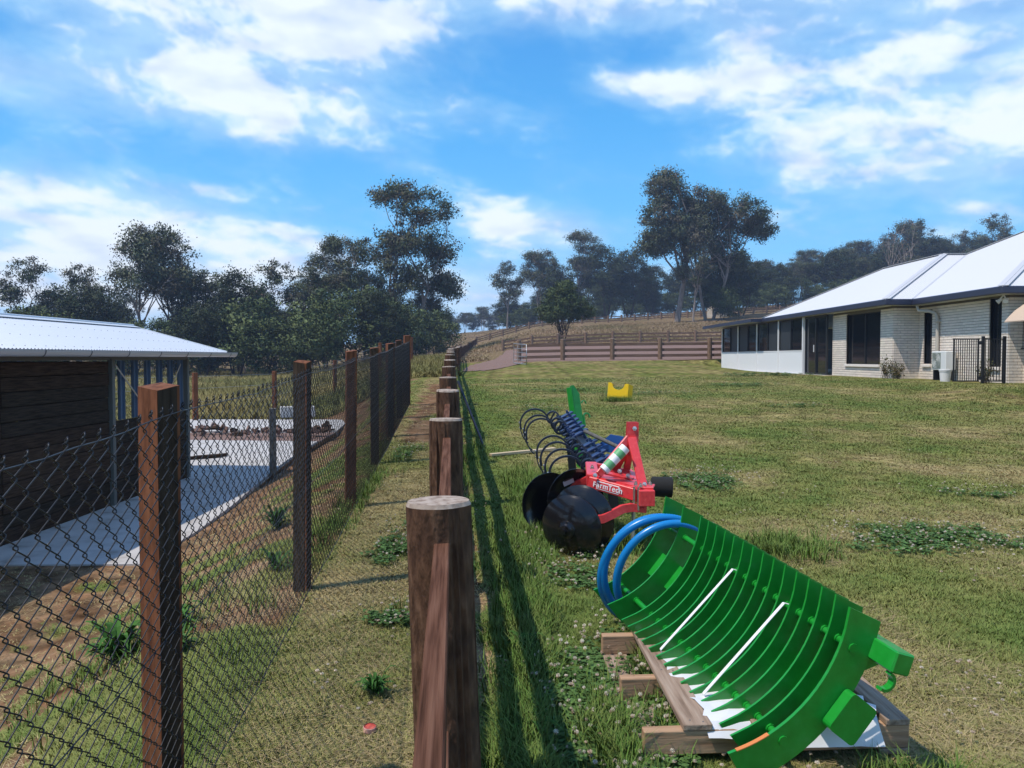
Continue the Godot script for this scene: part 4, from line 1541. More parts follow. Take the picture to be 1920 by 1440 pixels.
func build_rake() -> void:
	var near := Vector3(1.115, .512, -3.05)
	var far := Vector3(.715, .640, -4.70)
	var a := (far - near).normalized()
	var u := Vector3(.41, .49, 0.0)
	u = (u - a * u.dot(a)).normalized()
	var n := a.cross(u).normalized()
	if n.x < 0.0: n = -n
	var base := on(.95, 3.8)
	var root := thing("rake_bucket", base, "green curved rake bucket of parallel steel ribs lying on a timber pallet", "rake bucket")
	var R := .60
	var half := .545
	var th := .010
	var len := near.distance_to(far)
	var at := [0.0, .235, .45]
	var s := .45
	var step := (len - .45) / 14.0
	for i in 14:
		s += step
		at.append(s)
	# at runs from the far end to the near end
	var mids := []
	for k in at:
		mids.append(far - a * k)
	for i in mids.size() - 1:
		var mb := Mb.new()
		rib_plate(mb, mids[i], u, n, a, R, half, .132, th)
		part(root, "rib", mb, M.green_paint)
	var mb := Mb.new()
	rib_plate(mb, mids[-1], u, n, a, R, half, .148, .014, .10, -.03)
	part(root, "end_plate", mb, M.green_paint)
	# tie rods through the ribs and the flat back bars
	var o := -n * (R * cos(half))
	for t in [-.36, .34]:
		var d := n * cos(t) + u * sin(t)
		mb = Mb.new()
		mb.rod(mids[0] + o + d * (R + .055), mids[-1] + o + d * (R + .055), .0155, .0155, 10)
		part(root, "tie_rod", mb, M.green_paint)
		# welded collars on both faces of every rib
		mb = Mb.new()
		for p in mids:
			mb.rod(p + o + d * (R + .055) - a * .013, p + o + d * (R + .055) + a * .013, .020, .020, 8)
		var wl := part(root, "weld_collar", mb, M.green_paint)
		wl.set_meta("kind", "stuff")
	for t in [.0]:
		var d := n * cos(t) + u * sin(t)
		mb = Mb.new()
		mb.bar(mids[0] + o + d * (R + .105) + a * .03, mids[-1] + o + d * (R + .105), .15, .012, d)
		part(root, "back_bar", mb, M.green_paint)
	# box beam on the upper back with its hooks
	var dd := n * cos(.37) + u * sin(.37)
	var b0: Vector3 = mids[2] + o + dd * (R + .178)
	var b1: Vector3 = mids[-1] + o + dd * (R + .178) - a * .14
	mb = Mb.new()
	mb.bar(b0, b1, .085, .085, dd, .006)
	part(root, "box_beam", mb, M.green_paint)
	for k in [.98, .55]:
		mb = Mb.new()
		var p: Vector3 = b0.lerp(b1, k)
		var pts := []
		for q in 9:
			var t := -.2 + q * .42
			pts.append(p - u * .055 + (n * sin(t) - u * (1.0 - cos(t))) * .035 + n * .0)
		mb.strap(pts, .03, .012, a)
		part(root, "hook", mb, M.green_paint)
	for k in [-1, 6]:
		mb = Mb.new()
		var p: Vector3 = mids[k] + o + dd * (R + .10)
		mb.plate(PackedVector2Array([Vector2(.0, -.20), Vector2(.13, -.02), Vector2(.13, .05), Vector2(.0, .05)]), p + a * .02, n, u, .012)
		part(root, "gusset", mb, M.green_paint)
	# square tab on the near end plate
	mb = Mb.new()
	var tn := n * cos(.0) + u * sin(.0)
	var tt := u
	var tc: Vector3 = mids[-1] + o + tn * (R + .172) - a * .035
	var rc := []
	for k in [[.085, .072], [-.085, .072], [-.085, -.072], [.085, -.072]]:
		for q in 4:
			var ang: float = [0.0, PI * .5, PI, PI * 1.5][[[.085, .072], [-.085, .072], [-.085, -.072], [.085, -.072]].find(k)] + q * PI / 6.0
			rc.append(Vector2(k[0] - signf(k[0]) * .02 + cos(ang) * .02, k[1] - signf(k[1]) * .02 + sin(ang) * .02))
	mb.plate(PackedVector2Array(rc), tc, tt, tn, .05)
	part(root, "end_tab", mb, M.green_paint)
	# white packing straps across the mouth and round the back
	for k in [6, 11]:
		mb = Mb.new()
		var c: Vector3 = (mids[k] + mids[k + 1]) * .5
		var d0 := n * cos(-half) + u * sin(-half)
		var d1 := n * cos(.36) + u * sin(.36)
		var pts := [c + o + d0 * (R + .004), c + o + d1 * (R + .004), c + o + d1 * (R + .132)]
		for q in 9:
			var t := lerpf(.36, -half, q / 8.0)
			pts.append(c + o + (n * cos(t) + u * sin(t)) * (R + .132))
		pts.append(c + o + d0 * (R + .004))
		mb.strap(pts, .017, .0025, a)
		tag(part(root, "packing_strap", mb, M.strap_white), "white packing strap")
	mb = Mb.new()
	var sc: Vector3 = mids[9]
	mb.tri(sc + o + n * (R + .09) + u * .10 - a * .03, sc + o + n * (R + .05) + u * .205 - a * .03, sc + o + n * (R + .115) + u * .125 - a * .03)
	tag(part(root, "sticker", mb, M.strap_white), "white sticker on a rib")
	# orange strap end at the lower tip of the near plate
	mb = Mb.new()
	var pts2 := []
	for q in 6:
		var t := lerpf(-half - .12, -half + .12, q / 5.0)
		pts2.append(mids[-1] + o + (n * cos(t) + u * sin(t)) * (R - .004) - a * .004)
	mb.strap(pts2, .018, .004, a)
	tag(part(root, "edge_scuff", mb, M.orange_tie), "orange band on the lower tip of the end plate")

func build_pallet() -> void:
	var g := ground_y(1.05, 3.7)
	var root := thing("pallet", Vector3(1.05, g, -3.72), "weathered timber pallet under the green rake bucket", "pallet")
	root.rotation.y = .055
	rng.seed = 12
	var w := 1.10
	var l := 1.06
	var slope := atan2(ground_y(1.05, 4.2) - ground_y(1.05, 3.2), 1.0)
	root.rotation.x = slope
	root.position.y += .012
	# lower boards, three cross bearers, upper boards
	for x in [-.485, .0, .485]:
		var mb := Mb.new()
		mb.box(Transform3D(Basis(), Vector3(x, .021, 0)), Vector3(.13, .022, l), .003)
		inst(root, "lower_board", mb.mesh(M.pallet_a), Transform3D())
	for z in [.50, .02, -.49]:
		var mb := Mb.new()
		mb.box(Transform3D(Basis(Vector3.UP, rng.randf_range(-.006, .006)), Vector3(0, .082, z)), Vector3(w, .100, .048), .004)
		inst(root, "bearer", mb.mesh(M.pallet_b), Transform3D())
	for k in [[-.33, .12], [-.06, .10], [.17, .10], [.40, .10], [.50, .10]]:
		if k[0] == .40: continue
		var mb := Mb.new()
		mb.box(Transform3D(Basis(Vector3.UP, rng.randf_range(-.008, .008)), Vector3(k[0], .1455, 0)), Vector3(k[1], .026, l), .003)
		inst(root, "upper_board", mb.mesh(M.pallet_a), Transform3D())
	# nail heads
	var buf := PackedFloat32Array()
	var nail := Mb.new()
	nail.lathe(Vector3.ZERO, Vector3.UP, [[.0, .004], [.0015, .003], [.0016, .0]], 6)
	for k in [-.33, -.06, .17, .50]:
		for z in [.50, .02, -.49]:
			for e in [-.025, .025]:
				push(buf, Transform3D(Basis(), Vector3(k + e, .1588, z + e * .3)), Color.WHITE)
	scatter(root, "nail", nail.mesh(M.bracket), buf)
	# crumpled white sheet between pallet and bucket
	var sh := Mb.new()
	var nz := 26
	var nxs := 14
	var grid := []
	for i in nz + 1:
		var row := []
		var d := lerpf(3.16, 4.26, i / float(nz))
		for j in nxs + 1:
			var t := j / float(nxs)
			var xl := .785 - (d - 3.2) * .14 + fine_noise.get_noise_2d(d * 4.0, 3.0) * .05 + .012 * absf(sin(d * 17.0))
			var xr := 1.50 - (d - 3.2) * .05 + fine_noise.get_noise_2d(d * 7.0, 8.0) * .06
			var x := lerpf(xl, xr, t)
			var y := ground_y(1.05, d) + .170 + fine_noise.get_noise_2d(x * 6.0, d * 6.0) * .012
			if i == 0: y -= .05
			if i == 0 and t > .45: y -= .035
			row.append(Vector3(x, y, -d))
		grid.append(row)
	for i in nz:
		for j in nxs:
			var p: Vector3 = grid[i][j]
			var q: Vector3 = grid[i + 1][j]
			var r: Vector3 = grid[i + 1][j + 1]
			var s: Vector3 = grid[i][j + 1]
			sh.quad(p, q, r, s)
	tag(part(null, "plastic_sheet", sh, M.sheet_white), "crumpled white sheet between the pallet and the green rake", "sheet")

func build_hose() -> void:
	var c := Vector3(.868, .492, -4.62)
	var root := thing("hose_coil", Vector3(.82, ground_y(.82, 4.66), -4.66), "coil of blue ribbed hose hung on the far end of the green rake", "hose")
	var mb := Mb.new()
	var ribs := Mb.new()
	var pts := []
	var turns := 3
	var n := turns * 44
	for i in n + 1:
		var t := TAU * i / 44.0 - 1.9
		var turn := i / 44.0
		var R: float = .337 - .012 * sin(t * .5 + 1.0) - [.0, .040, .012, .03][int(turn) % 4] * (1.0 if turn < 3 else 0.0)
		R = lerpf(R, .337 - .03 * sin(turn * 2.4), .6)
		var p := Vector3(cos(t) * R * .96, sin(t) * R, 0)
		p.x += .028 * sin(turn * 2.0)
		p.z = .05 * sin(turn * 2.2) + p.y * .26 - .02 * turn
		pts.append(c + Basis(Vector3.UP, .18) * p)
	# close ribs along the wall of the hose
	var fine := []
	for i in pts.size() - 1:
		for q in 6:
			var p0: Vector3 = pts[maxi(i - 1, 0)]
			var p1: Vector3 = pts[i]
			var p2: Vector3 = pts[i + 1]
			var p3: Vector3 = pts[mini(i + 2, pts.size() - 1)]
			fine.append(p1.cubic_interpolate(p2, p0, p3, q / 6.0))
	var m := fine.size()
	var x := Vector3.ZERO
	var prev := []
	for i in m:
		var z: Vector3 = (fine[mini(i + 1, m - 1)] - fine[maxi(i - 1, 0)]).normalized()
		if i == 0: x = Vector3.BACK.cross(z).normalized()
		else: x = (x - z * x.dot(z)).normalized()
		var y := z.cross(x)
		var rr := .0225 if i % 2 else .0242
		var ro := []
		for k in 10:
			var t := TAU * k / 10.0
			var d := x * cos(t) + y * sin(t)
			ro.append([fine[i] + d * rr, d])
		if i > 0:
			for k in 10:
				var l := (k + 1) % 10
				mb.quadn(prev[k][0], prev[l][0], ro[l][0], ro[k][0], prev[k][1], prev[l][1], ro[l][1], ro[k][1])
		prev = ro
	part(root, "hose", mb, M.hose)

func disc(parent, c: Vector3, axis: Vector3, R: float, called := "disc") -> MeshInstance3D:
	# dished steel disc, bulging along the axis
	var mb := Mb.new()
	var prof := []
	var sag := R * .36
	var cr := (R * R + sag * sag) / (2.0 * sag)
	var half := asin(R / cr)
	for i in 15:
		var t := half * i / 14.0
		prof.append([cr * cos(t) - cr + sag, cr * sin(t)])
	for i in 15:
		var t := half * (14 - i) / 14.0
		prof.append([cr * cos(t) - cr + sag - .006, cr * sin(t) * .998])
	mb.lathe(c - axis.normalized() * sag, axis, prof, 48)
	var o := part(parent, called, mb, M.disc_black)
	return o

func text_part(parent: Node3D, called: String, text: String, size: float, material: Material, t: Transform3D) -> MeshInstance3D:
	var tm := TextMesh.new()
	tm.text = text
	var f := SystemFont.new()
	f.font_names = PackedStringArray(["Droid Sans"])
	f.font_weight = 700
	tm.font = f
	tm.font_size = 32
	tm.pixel_size = size / 32.0
	tm.depth = .002
	tm.material = material
	return inst(parent, called, tm, t)

func build_plough() -> void:
	var base := on(.75, 6.5)
	var root := thing("disc_plough", base, "red disc plough frame with four black dished discs", "disc plough")
	var up := Vector3.UP
	var mb := Mb.new()
	# cross tube seen end on
	var t0 := Vector3(1.05, .655, -6.18)
	var t1 := Vector3(1.00, .70, -7.05)
	mb.bar(t0, t1, .125, .125, up, .006)
	part(root, "cross_tube", mb, M.red_paint)
	mb = Mb.new()
	mb.bar(t0 + Vector3(0, 0, .004), t0 + Vector3(0.0002, 0, .010), .12, .12, up, .003)
	part(root, "end_cap", mb, M.red_paint)
	# second tube at the back and the two side beams
	mb = Mb.new()
	mb.bar(Vector3(.66, .745, -6.50), Vector3(.70, .775, -7.05), .10, .11, up, .006)
	part(root, "rear_tube", mb, M.red_paint)
	mb = Mb.new()
	var s0 := Vector3(.635, .735, -6.50)
	var s1 := Vector3(.985, .672, -6.24)
	mb.bar(s0, s1, .05, .095, up, .005)
	var beam := part(root, "side_beam", mb, M.red_paint)
	mb = Mb.new()
	mb.bar(Vector3(.69, .785, -7.02), Vector3(1.02, .725, -6.92), .05, .095, up, .005)
	part(root, "side_beam", mb, M.red_paint)
	mb = Mb.new()
	mb.bar(Vector3(.66, .79, -6.56), Vector3(1.0, .73, -6.36), .14, .012, up)
	mb.bar(Vector3(.70, .80, -6.72), Vector3(1.0, .745, -6.6), .10, .012, up)
	part(root, "top_plate", mb, M.red_paint)
	# maker's plate on the near side beam
	var bx := (s1 - s0).normalized()
	var by := (up - bx * up.dot(bx)).normalized()
	var bz := bx.cross(by)
	var pc := s0.lerp(s1, .42) + bz * .0275
	mb = Mb.new()
	mb.box(Transform3D(Basis(bx, by, bz), pc), Vector3(.205, .066, .003), .001)
	var pl := part(root, "name_plate", mb, M.print_white)
	mb = Mb.new()
	mb.box(Transform3D(Basis(bx, by, bz), pc + bz * .002), Vector3(.190, .051, .002))
	part(pl, "plate_field", mb, M.red_paint)
	var tx := text_part(pl, "lettering", "FarmTech", .058, M.print_white, Transform3D(Basis(bx, by, bz), pc + bz * .004 - root.position - pl.position))
	tx.position = pc + bz * .004 - root.position - pl.position
	# head stock: two front legs, one back stay and the top plates
	var top := Vector3(.985, 1.06, -6.62)
	var legs := [[top + Vector3(.0, .03, .05), Vector3(1.045, .72, -6.34), .075, .014], [top + Vector3(-.02, .03, .05), Vector3(.70, .80, -6.45), .06, .014], [top + Vector3(-.01, -.02, -.03), Vector3(.90, .76, -6.98), .075, .014], [top + Vector3(.01, -.02, -.03), Vector3(1.0, .74, -6.98), .06, .014]]
	for k in legs:
		mb = Mb.new()
		mb.bar(k[0], k[1], k[2], k[3] + .012, Vector3(.2, 0, 1), .004)
		part(root, "mast_leg", mb, M.red_paint)
	for e in [-.035, .035]:
		mb = Mb.new()
		mb.plate(PackedVector2Array([Vector2(-.045, -.12), Vector2(.045, -.12), Vector2(.05, .06), Vector2(.05, .155), Vector2(-.04, .155), Vector2(-.045, .05)]), top + Vector3(.01, .0, e), Vector3.RIGHT, up, .012)
		part(root, "mast_plate", mb, M.red_paint)
	# bolts
	var bolt_at := [[top + Vector3(.025, .105, .045), 0], [top + Vector3(.02, -.035, .045), 0], [Vector3(.67, .80, -6.42), 0], [Vector3(1.05, .745, -6.31), 0], [Vector3(.90, .80, -6.66), 0], [Vector3(.96, .77, -6.60), 0],
		[Vector3(.975, .745, -6.27), 1], [Vector3(1.005, .738, -6.22), 1], [Vector3(1.075, .745, -6.40), 1], [Vector3(1.10, .735, -6.34), 1], [Vector3(.665, .83, -6.6), 1], [Vector3(.76, .82, -6.62), 1]]
	for k in bolt_at:
		mb = Mb.new()
		var ax := Vector3(0, .15, 1).normalized() if k[1] == 0 else up
		mb.lathe(k[0], ax, [[.0, .0], [.0, .019], [.005, .019], [.005, .0145], [.017, .0145], [.019, .010], [.019, .0]], 6)
		mb.rod(k[0] + ax * .017, k[0] + ax * .032, .008, .007, 6)
		part(root, "bolt", mb, M.bolt)
	# clamp at the front corner with its vertical bolts
	mb = Mb.new()
	mb.box(Transform3D(Basis(Vector3.UP, -.25), Vector3(1.03, .727, -6.33)), Vector3(.20, .014, .18), .003)
	mb.box(Transform3D(Basis(Vector3.UP, -.25), Vector3(.975, .575, -6.27)), Vector3(.15, .014, .12), .003)
	part(root, "clamp_plate", mb, M.red_paint)
	for k in [Vector3(.955, .65, -6.22), Vector3(.985, .65, -6.20), Vector3(.95, .65, -6.34)]:
		mb = Mb.new()
		mb.rod(k - Vector3(0, .09, 0), k + Vector3(0, .09, 0), .009, .009, 8)
		part(root, "clamp_bolt", mb, M.bolt)
	# swan-neck arms that carry the gangs
	mb = Mb.new()
	mb.strap([Vector3(1.05, .565, -6.24), Vector3(.93, .578, -6.22), Vector3(.86, .570, -6.20), Vector3(.78, .535, -6.17), Vector3(.70, .505, -6.14), Vector3(.60, .495, -6.12)], .045, .062, Vector3(.1, 0, 1))
	part(root, "arm", mb, M.red_paint)
	mb = Mb.new()
	mb.strap([Vector3(.76, .735, -6.80), Vector3(.70, .73, -6.81), Vector3(.64, .70, -6.83), Vector3(.56, .66, -6.86), Vector3(.50, .60, -6.9)], .045, .06, Vector3(.1, 0, 1))
	part(root, "arm", mb, M.red_paint)
	# near gang
	var ax1 := Vector3(-.50, -.06, .86).normalized()
	var g1 := Vector3(.415, 0, -6.08)
	g1.y = ground_y(.42, 6.1) + .225
	var d1 := disc(root, g1, ax1, .255)
	mb = Mb.new()
	mb.lathe(g1, ax1, [[-.01, .075], [.006, .070], [.014, .055], [.022, .045], [.036, .043], [.038, .024], [.062, .022], [.064, .0]], 20)
	part(d1, "hub", mb, M.disc_black)
	var g2 := g1 - ax1 * .15 + Vector3(.02, .035, 0)
	disc(root, g2, ax1, .268)
	mb = Mb.new()
	mb.rod(g1 - ax1 * .35, g1, .022, .022, 10)
	mb.rod(g1 - ax1 * .22, g1 - ax1 * .06, .05, .05, 14)
	part(root, "axle", mb, M.frame_black)
	mb = Mb.new()
	mb.bar(g1 - ax1 * .14, Vector3(.60, .495, -6.12), .05, .05)
	part(root, "bearing_bracket", mb, M.red_paint)
	# far gang
	var ax2 := Vector3(.42, .04, .90).normalized()
	var h1 := Vector3(.285, 0, -6.98)
	h1.y = ground_y(.3, 7.0) + .245
	disc(root, h1, ax2 * -1.0, .265)
	var h2 := h1 + ax2 * .16 + Vector3(.15, .03, -.05)
	var d4 := disc(root, h2, ax2 * -1.0, .275)
	mb = Mb.new()
	mb.rod(h1 - ax2 * .1, h2 + ax2 * .1, .022, .022, 10)
	mb.bar(h2, Vector3(.50, .60, -6.9), .05, .05)
	part(root, "axle", mb, M.frame_black)
	mb = Mb.new()
	var lx := Vector3(.9, .32, -.42).normalized()
	var ly := (up - lx * up.dot(lx)).normalized()
	mb.box(Transform3D(Basis(lx, ly, lx.cross(ly)), h2 + Vector3(-.02, .17, .055)), Vector3(.105, .065, .002))
	var stk := part(d4, "sticker", mb, M.print_grey)
	mb = Mb.new()
	mb.box(Transform3D(Basis(lx, ly, lx.cross(ly)), h2 + Vector3(-.02, .185, .058)), Vector3(.085, .016, .002))
	part(stk, "print_line", mb, M.frame_black)
	# prop stand and drum at the other end of the cross tube
	mb = Mb.new()
	mb.rod(Vector3(.955, ground_y(.95, 6.3) - .05, -6.3), Vector3(.965, .60, -6.3), .016, .016, 8)
	part(root, "prop_stand", mb, M.galv)
	mb = Mb.new()
	var w0 := Vector3(1.215, .625, -6.95)
	mb.lathe(w0, Vector3(1, -.03, .10), [[.0, .0], [.0, .078], [.006, .086], [.176, .090], [.182, .084], [.182, .0]], 28)
	part(root, "rubber_drum", mb, M.rubber)
	mb = Mb.new()
	mb.rod(Vector3(1.0, .66, -6.96), w0 + Vector3(.05, 0, 0), .022, .022, 8)
	part(root, "drum_axle", mb, M.frame_black)
	# manual tube strapped to the mast
	var m0 := Vector3(.735, .845, -6.38)
	var m1 := Vector3(.915, 1.025, -6.42)
	mb = Mb.new()
	mb.lathe(m0, m1 - m0, [[.0, .0], [.0, .042], [m0.distance_to(m1), .042], [m0.distance_to(m1), .0]], 20)
	var doc := part(root, "document_tube", mb, M.print_white)
	for k in [.14, .60]:
		mb = Mb.new()
		var q0: Vector3 = m0.lerp(m1, k)
		mb.lathe(q0, m1 - m0, [[.0, .0425], [.06, .0425]], 20)
		part(doc, "printed_band", mb, M.print_green)

func build_cultivator() -> void:
	var base := on(.68, 8.4)
	var root := thing("spring_tine_cultivator", base, "navy blue cultivator with coiled spring tines behind the red plough", "cultivator")
	var up := Vector3.UP
	var n0 := Vector3(.86, .69, -7.50)
	var f0 := Vector3(.60, 1.03, -9.30)
	var mb := Mb.new()
	mb.bar(n0, f0, .07, .07, up, .005)
	part(root, "tool_bar", mb, M.frame_black)
	mb = Mb.new()
	mb.bar(n0 + Vector3(.10, -.12, -.05), f0 + Vector3(.16, -.10, -.05), .06, .06, up, .005)
	part(root, "tool_bar", mb, M.frame_black)
	# end plates down to the ground
	for e in [[n0, 7.55], [f0, 9.3]]:
		mb = Mb.new()
		var p: Vector3 = e[0]
		var gy := ground_y(p.x + .08, e[1])
		mb.bar(p + Vector3(.05, .03, 0), Vector3(p.x + .12, gy - .03, p.z), .09, .02, Vector3.BACK)
		part(root, "end_plate", mb, M.frame_black)
	mb = Mb.new()
	mb.plate(PackedVector2Array([Vector2(-.16, -.06), Vector2(.12, -.10), Vector2(.16, .08), Vector2(.02, .10)]), Vector3(.99, .86, -8.2), Vector3(.96, .0, .28), Vector3(0, 1, 0), .02)
	mb.bar(Vector3(.86, .80, -8.15), Vector3(1.06, .86, -8.25), .05, .05, up)
	part(root, "hitch_plate", mb, M.blue_plate)
	# tines
	var rows := [0.0, .12, .25, .37, .74, .82, .97]
	for i in rows.size():
		var p := n0.lerp(f0, rows[i])
		mb = Mb.new()
		var pts := []
		# from the clamp back to the coil, twice round the coil, then over in a wide hook
		var coil := p + Vector3(-.135, .035, .0)
		pts.append(p + Vector3(.0, .02, .0))
		pts.append(p + Vector3(-.06, .0, .0))
		var turns := 34
		for q in turns + 1:
			var t := -PI * .35 - TAU * 1.62 * q / turns
			pts.append(coil + Vector3(cos(t) * .070, sin(t) * .070, .045 * (q / float(turns) - .5) * 2.0))
		var hook := p + Vector3(-.345, -.03, .034)
		for q in 22:
			var t := lerpf(.06, PI * 1.10, q / 21.0)
			pts.append(hook + Vector3(cos(t) * .165, sin(t) * (.165 if t < PI else .23), 0))
		mb.strap(pts, .030, .019, Vector3.BACK)
		var tine := part(root, "tine", mb, M.tine_steel)
		mb = Mb.new()
		var tip: Vector3 = pts[-1]
		var tp := []
		for q in 7:
			var t := lerpf(PI * 1.0, PI * 1.36, q / 6.0)
			tp.append(hook + Vector3(cos(t) * .172, sin(t) * .25 + .0, 0))
		mb.strap(tp, .05, .011, Vector3.BACK)
		part(tine, "point", mb, M.tine_steel)
		for q in 2:
			mb = Mb.new()
			mb.lathe(hook + Vector3(-.172 + q * .004, .01 - q * .06, 0), Vector3.LEFT, [[.0, .0], [.0, .010], [.012, .010], [.012, .0]], 6)
			part(tine, "bolt", mb, M.bolt)
	# clamp stacks on the bar
	for i in 11:
		var t := [.0, .08, .17, .27, .36, .58, .66, .74, .82, .90, .98][i] as float
		var p := n0.lerp(f0, t)
		mb = Mb.new()
		var turn := Basis(Vector3.UP, .25) * Basis(Vector3.BACK, .45)
		mb.box(Transform3D(turn, p + Vector3(.01, .052, 0)), Vector3(.20, .022, .085), .003)
		mb.box(Transform3D(turn, p + Vector3(.01, -.052, 0)), Vector3(.20, .022, .085), .003)
		mb.box(Transform3D(turn, p + Vector3(-.05, .01, .035)), Vector3(.05, .09, .012), .003)
		for e in [-.062, .066]:
			for z in [-.022, .022]:
				mb.rod(p + turn * Vector3(e, -.085, z) + Vector3(.01, 0, 0), p + turn * Vector3(e, .095, z) + Vector3(.01, 0, 0), .007, .007, 6)
				mb.rod(p + turn * Vector3(e, .060, z) + Vector3(.01, 0, 0), p + turn * Vector3(e, .074, z) + Vector3(.01, 0, 0), .013, .013, 6)
		part(root, "clamp", mb, M.blue_clamp)
	mb = Mb.new()
	mb.rod(Vector3(.755, .985, -8.3), Vector3(1.06, .855, -8.0), .021, .021, 8)
	part(root, "steel_rod", mb, M.grey_post)

func build_green_blade() -> void:
	var p := on(.80, 10.1)
	var root := thing("grader_blade", p, "tall green steel blade standing on end with hooks, behind the blue tines", "grader blade")
	var lean := Basis(Vector3.BACK, .13) * Basis(Vector3.RIGHT, -.06)
	var up := lean * Vector3.UP
	var side := Basis(Vector3.UP, .45) * Vector3.RIGHT
	side = (side - up * side.dot(up)).normalized()
	var back := side.cross(up).normalized()
	var mb := Mb.new()
	var h := 1.10
	var q := p - Vector3(0, .03, 0) + Vector3(.15, 0, 0)
	# a dished blade: three folded strips
	mb.plate(PackedVector2Array([Vector2(-.06, 0), Vector2(.055, 0), Vector2(.035, h - .13), Vector2(-.03, h), Vector2(-.06, h)]), q, side, up, .014)
	part(root, "blade_face", mb, M.green_paint)
	mb = Mb.new()
	mb.box(Transform3D(Basis(side, up, back), q + up * (h * .5) - side * .070 + back * .05 * -1.0), Vector3(.012, h - .04, .12), .002)
	part(root, "flange", mb, M.green_paint)
	mb = Mb.new()
	mb.bar(q + up * (h - .004) - side * .03 - back * .05, q + up * (h - .135) + side * .045 - back * .05, .10, .010, up)
	part(root, "end_plate", mb, M.green_paint)
	for k in [.78, .62, .42, .30]:
		mb = Mb.new()
		var o: Vector3 = q + up * h * k + side * .055
		if k == .42:
			var pts := []
			for i in 13:
				pts.append(o + side * .02 + (side * cos(TAU * i / 12.0) + up * sin(TAU * i / 12.0)) * .018)
			mb.tube(pts, .006, 6)
		else:
			var big := 1.5 if k == .62 else 1.0
			var pts := []
			for i in 8:
				var t := lerpf(PI, -.4, i / 7.0)
				pts.append(o + side * (.03 * big) + (side * cos(t) + up * sin(t)) * .03 * big)
			mb.strap(pts, .02, .012 * big, back)
			if k == .62:
				mb.bar(o - up * .12, o + up * .02, .03, .02, side)
		part(root, "hook", mb, M.green_paint)

func build_small_things() -> void:
	# yellow hopper on its side
	var p := on(2.52, 19.0)
	var y := Vector3.UP
	var root := thing("yellow_bucket", p, "small bright yellow steel bucket with a rounded notch out on the lawn", "bucket")
	var rot := Basis(Vector3.UP, -.46) * Basis(Vector3.BACK, -.07) * Basis(Vector3.RIGHT, -.05)
	var x := rot * Vector3.RIGHT
	var z := rot * Vector3.BACK
	var u := rot * Vector3.UP
	var c := p + Vector3(-.02, .02, 0)
	# front and back plates with a dip, closed sides and floor
	for k in [[.0, .40], [-.34, .19]]:
		var poly := PackedVector2Array([Vector2(-.24, 0), Vector2(.24, 0), Vector2(.24, k[1])])
		poly.append(Vector2(.19, k[1]))
		if k[0] == 0.0:
			for i in 9:
				var t := PI * i / 8.0
				poly.append(Vector2(cos(t) * .16, k[1] - .01 - sin(t) * .15))
		poly.append(Vector2(-.19, k[1]))
		poly.append(Vector2(-.24, k[1]))
		var mb := Mb.new()
		mb.plate(poly, c + z * k[0], x, u, .012)
		part(root, "cheek_plate", mb, M.yellow_paint)
	for s in [-1.0, 1.0]:
		var mb := Mb.new()
		mb.plate(PackedVector2Array([Vector2(-.006, 0), Vector2(.346, 0), Vector2(.346, .36), Vector2(-.006, .40)]), c + x * .246 * s, -z, u, .012)
		part(root, "side_plate", mb, M.yellow_paint)
	var fl := Mb.new()
	fl.box(Transform3D(Basis(x, u, z), c - z * .17 + u * .01), Vector3(.48, .012, .33))
	part(root, "floor_plate", fl, M.yellow_paint)
	var lug := Mb.new()
	lug.box(Transform3D(Basis(x, u, z), c + z * .03 - u * .01 - x * .02), Vector3(.03, .08, .05), .004)
	part(root, "lug", lug, M.yellow_paint)
	# pale board on the grass
	var mb := Mb.new()
	mb.bar(on(-.30, 11.1, .03), on(.62, 11.5, .045), .09, .035, y, .003)
	tag(part(null, "timber_board", mb, M.pale_board), "pale timber board lying on the grass by the blue tines", "board")
	# dark bar leaning on the fence
	mb = Mb.new()
	mb.bar(on(rail_line(13.4) + .14, 13.4, .90), on(-.42, 12.0, .0), .03, .03, y)
	tag(part(null, "steel_picket", mb, M.black_steel), "dark steel picket leaning against the post and rail fence", "picket")
	# jar lid on the path
	var lp := on(-.62, 3.43)
	var lid := thing("jar_lid", lp, "small red and pink lid lying on the dry grass between the fences", "lid")
	mb = Mb.new()
	mb.lathe(lp + Vector3(0, .012, 0), Vector3(.05, 1, .1), [[.0, .0], [.0, .028], [.018, .028], [.020, .026]], 20)
	part(lid, "rim", mb, M.lid_pink)
	mb = Mb.new()
	mb.lathe(lp + Vector3(0, .012, 0), Vector3(.05, 1, .1), [[.018, .026], [.014, .024], [.014, .0]], 20)
	part(lid, "top", mb, M.lid_red)

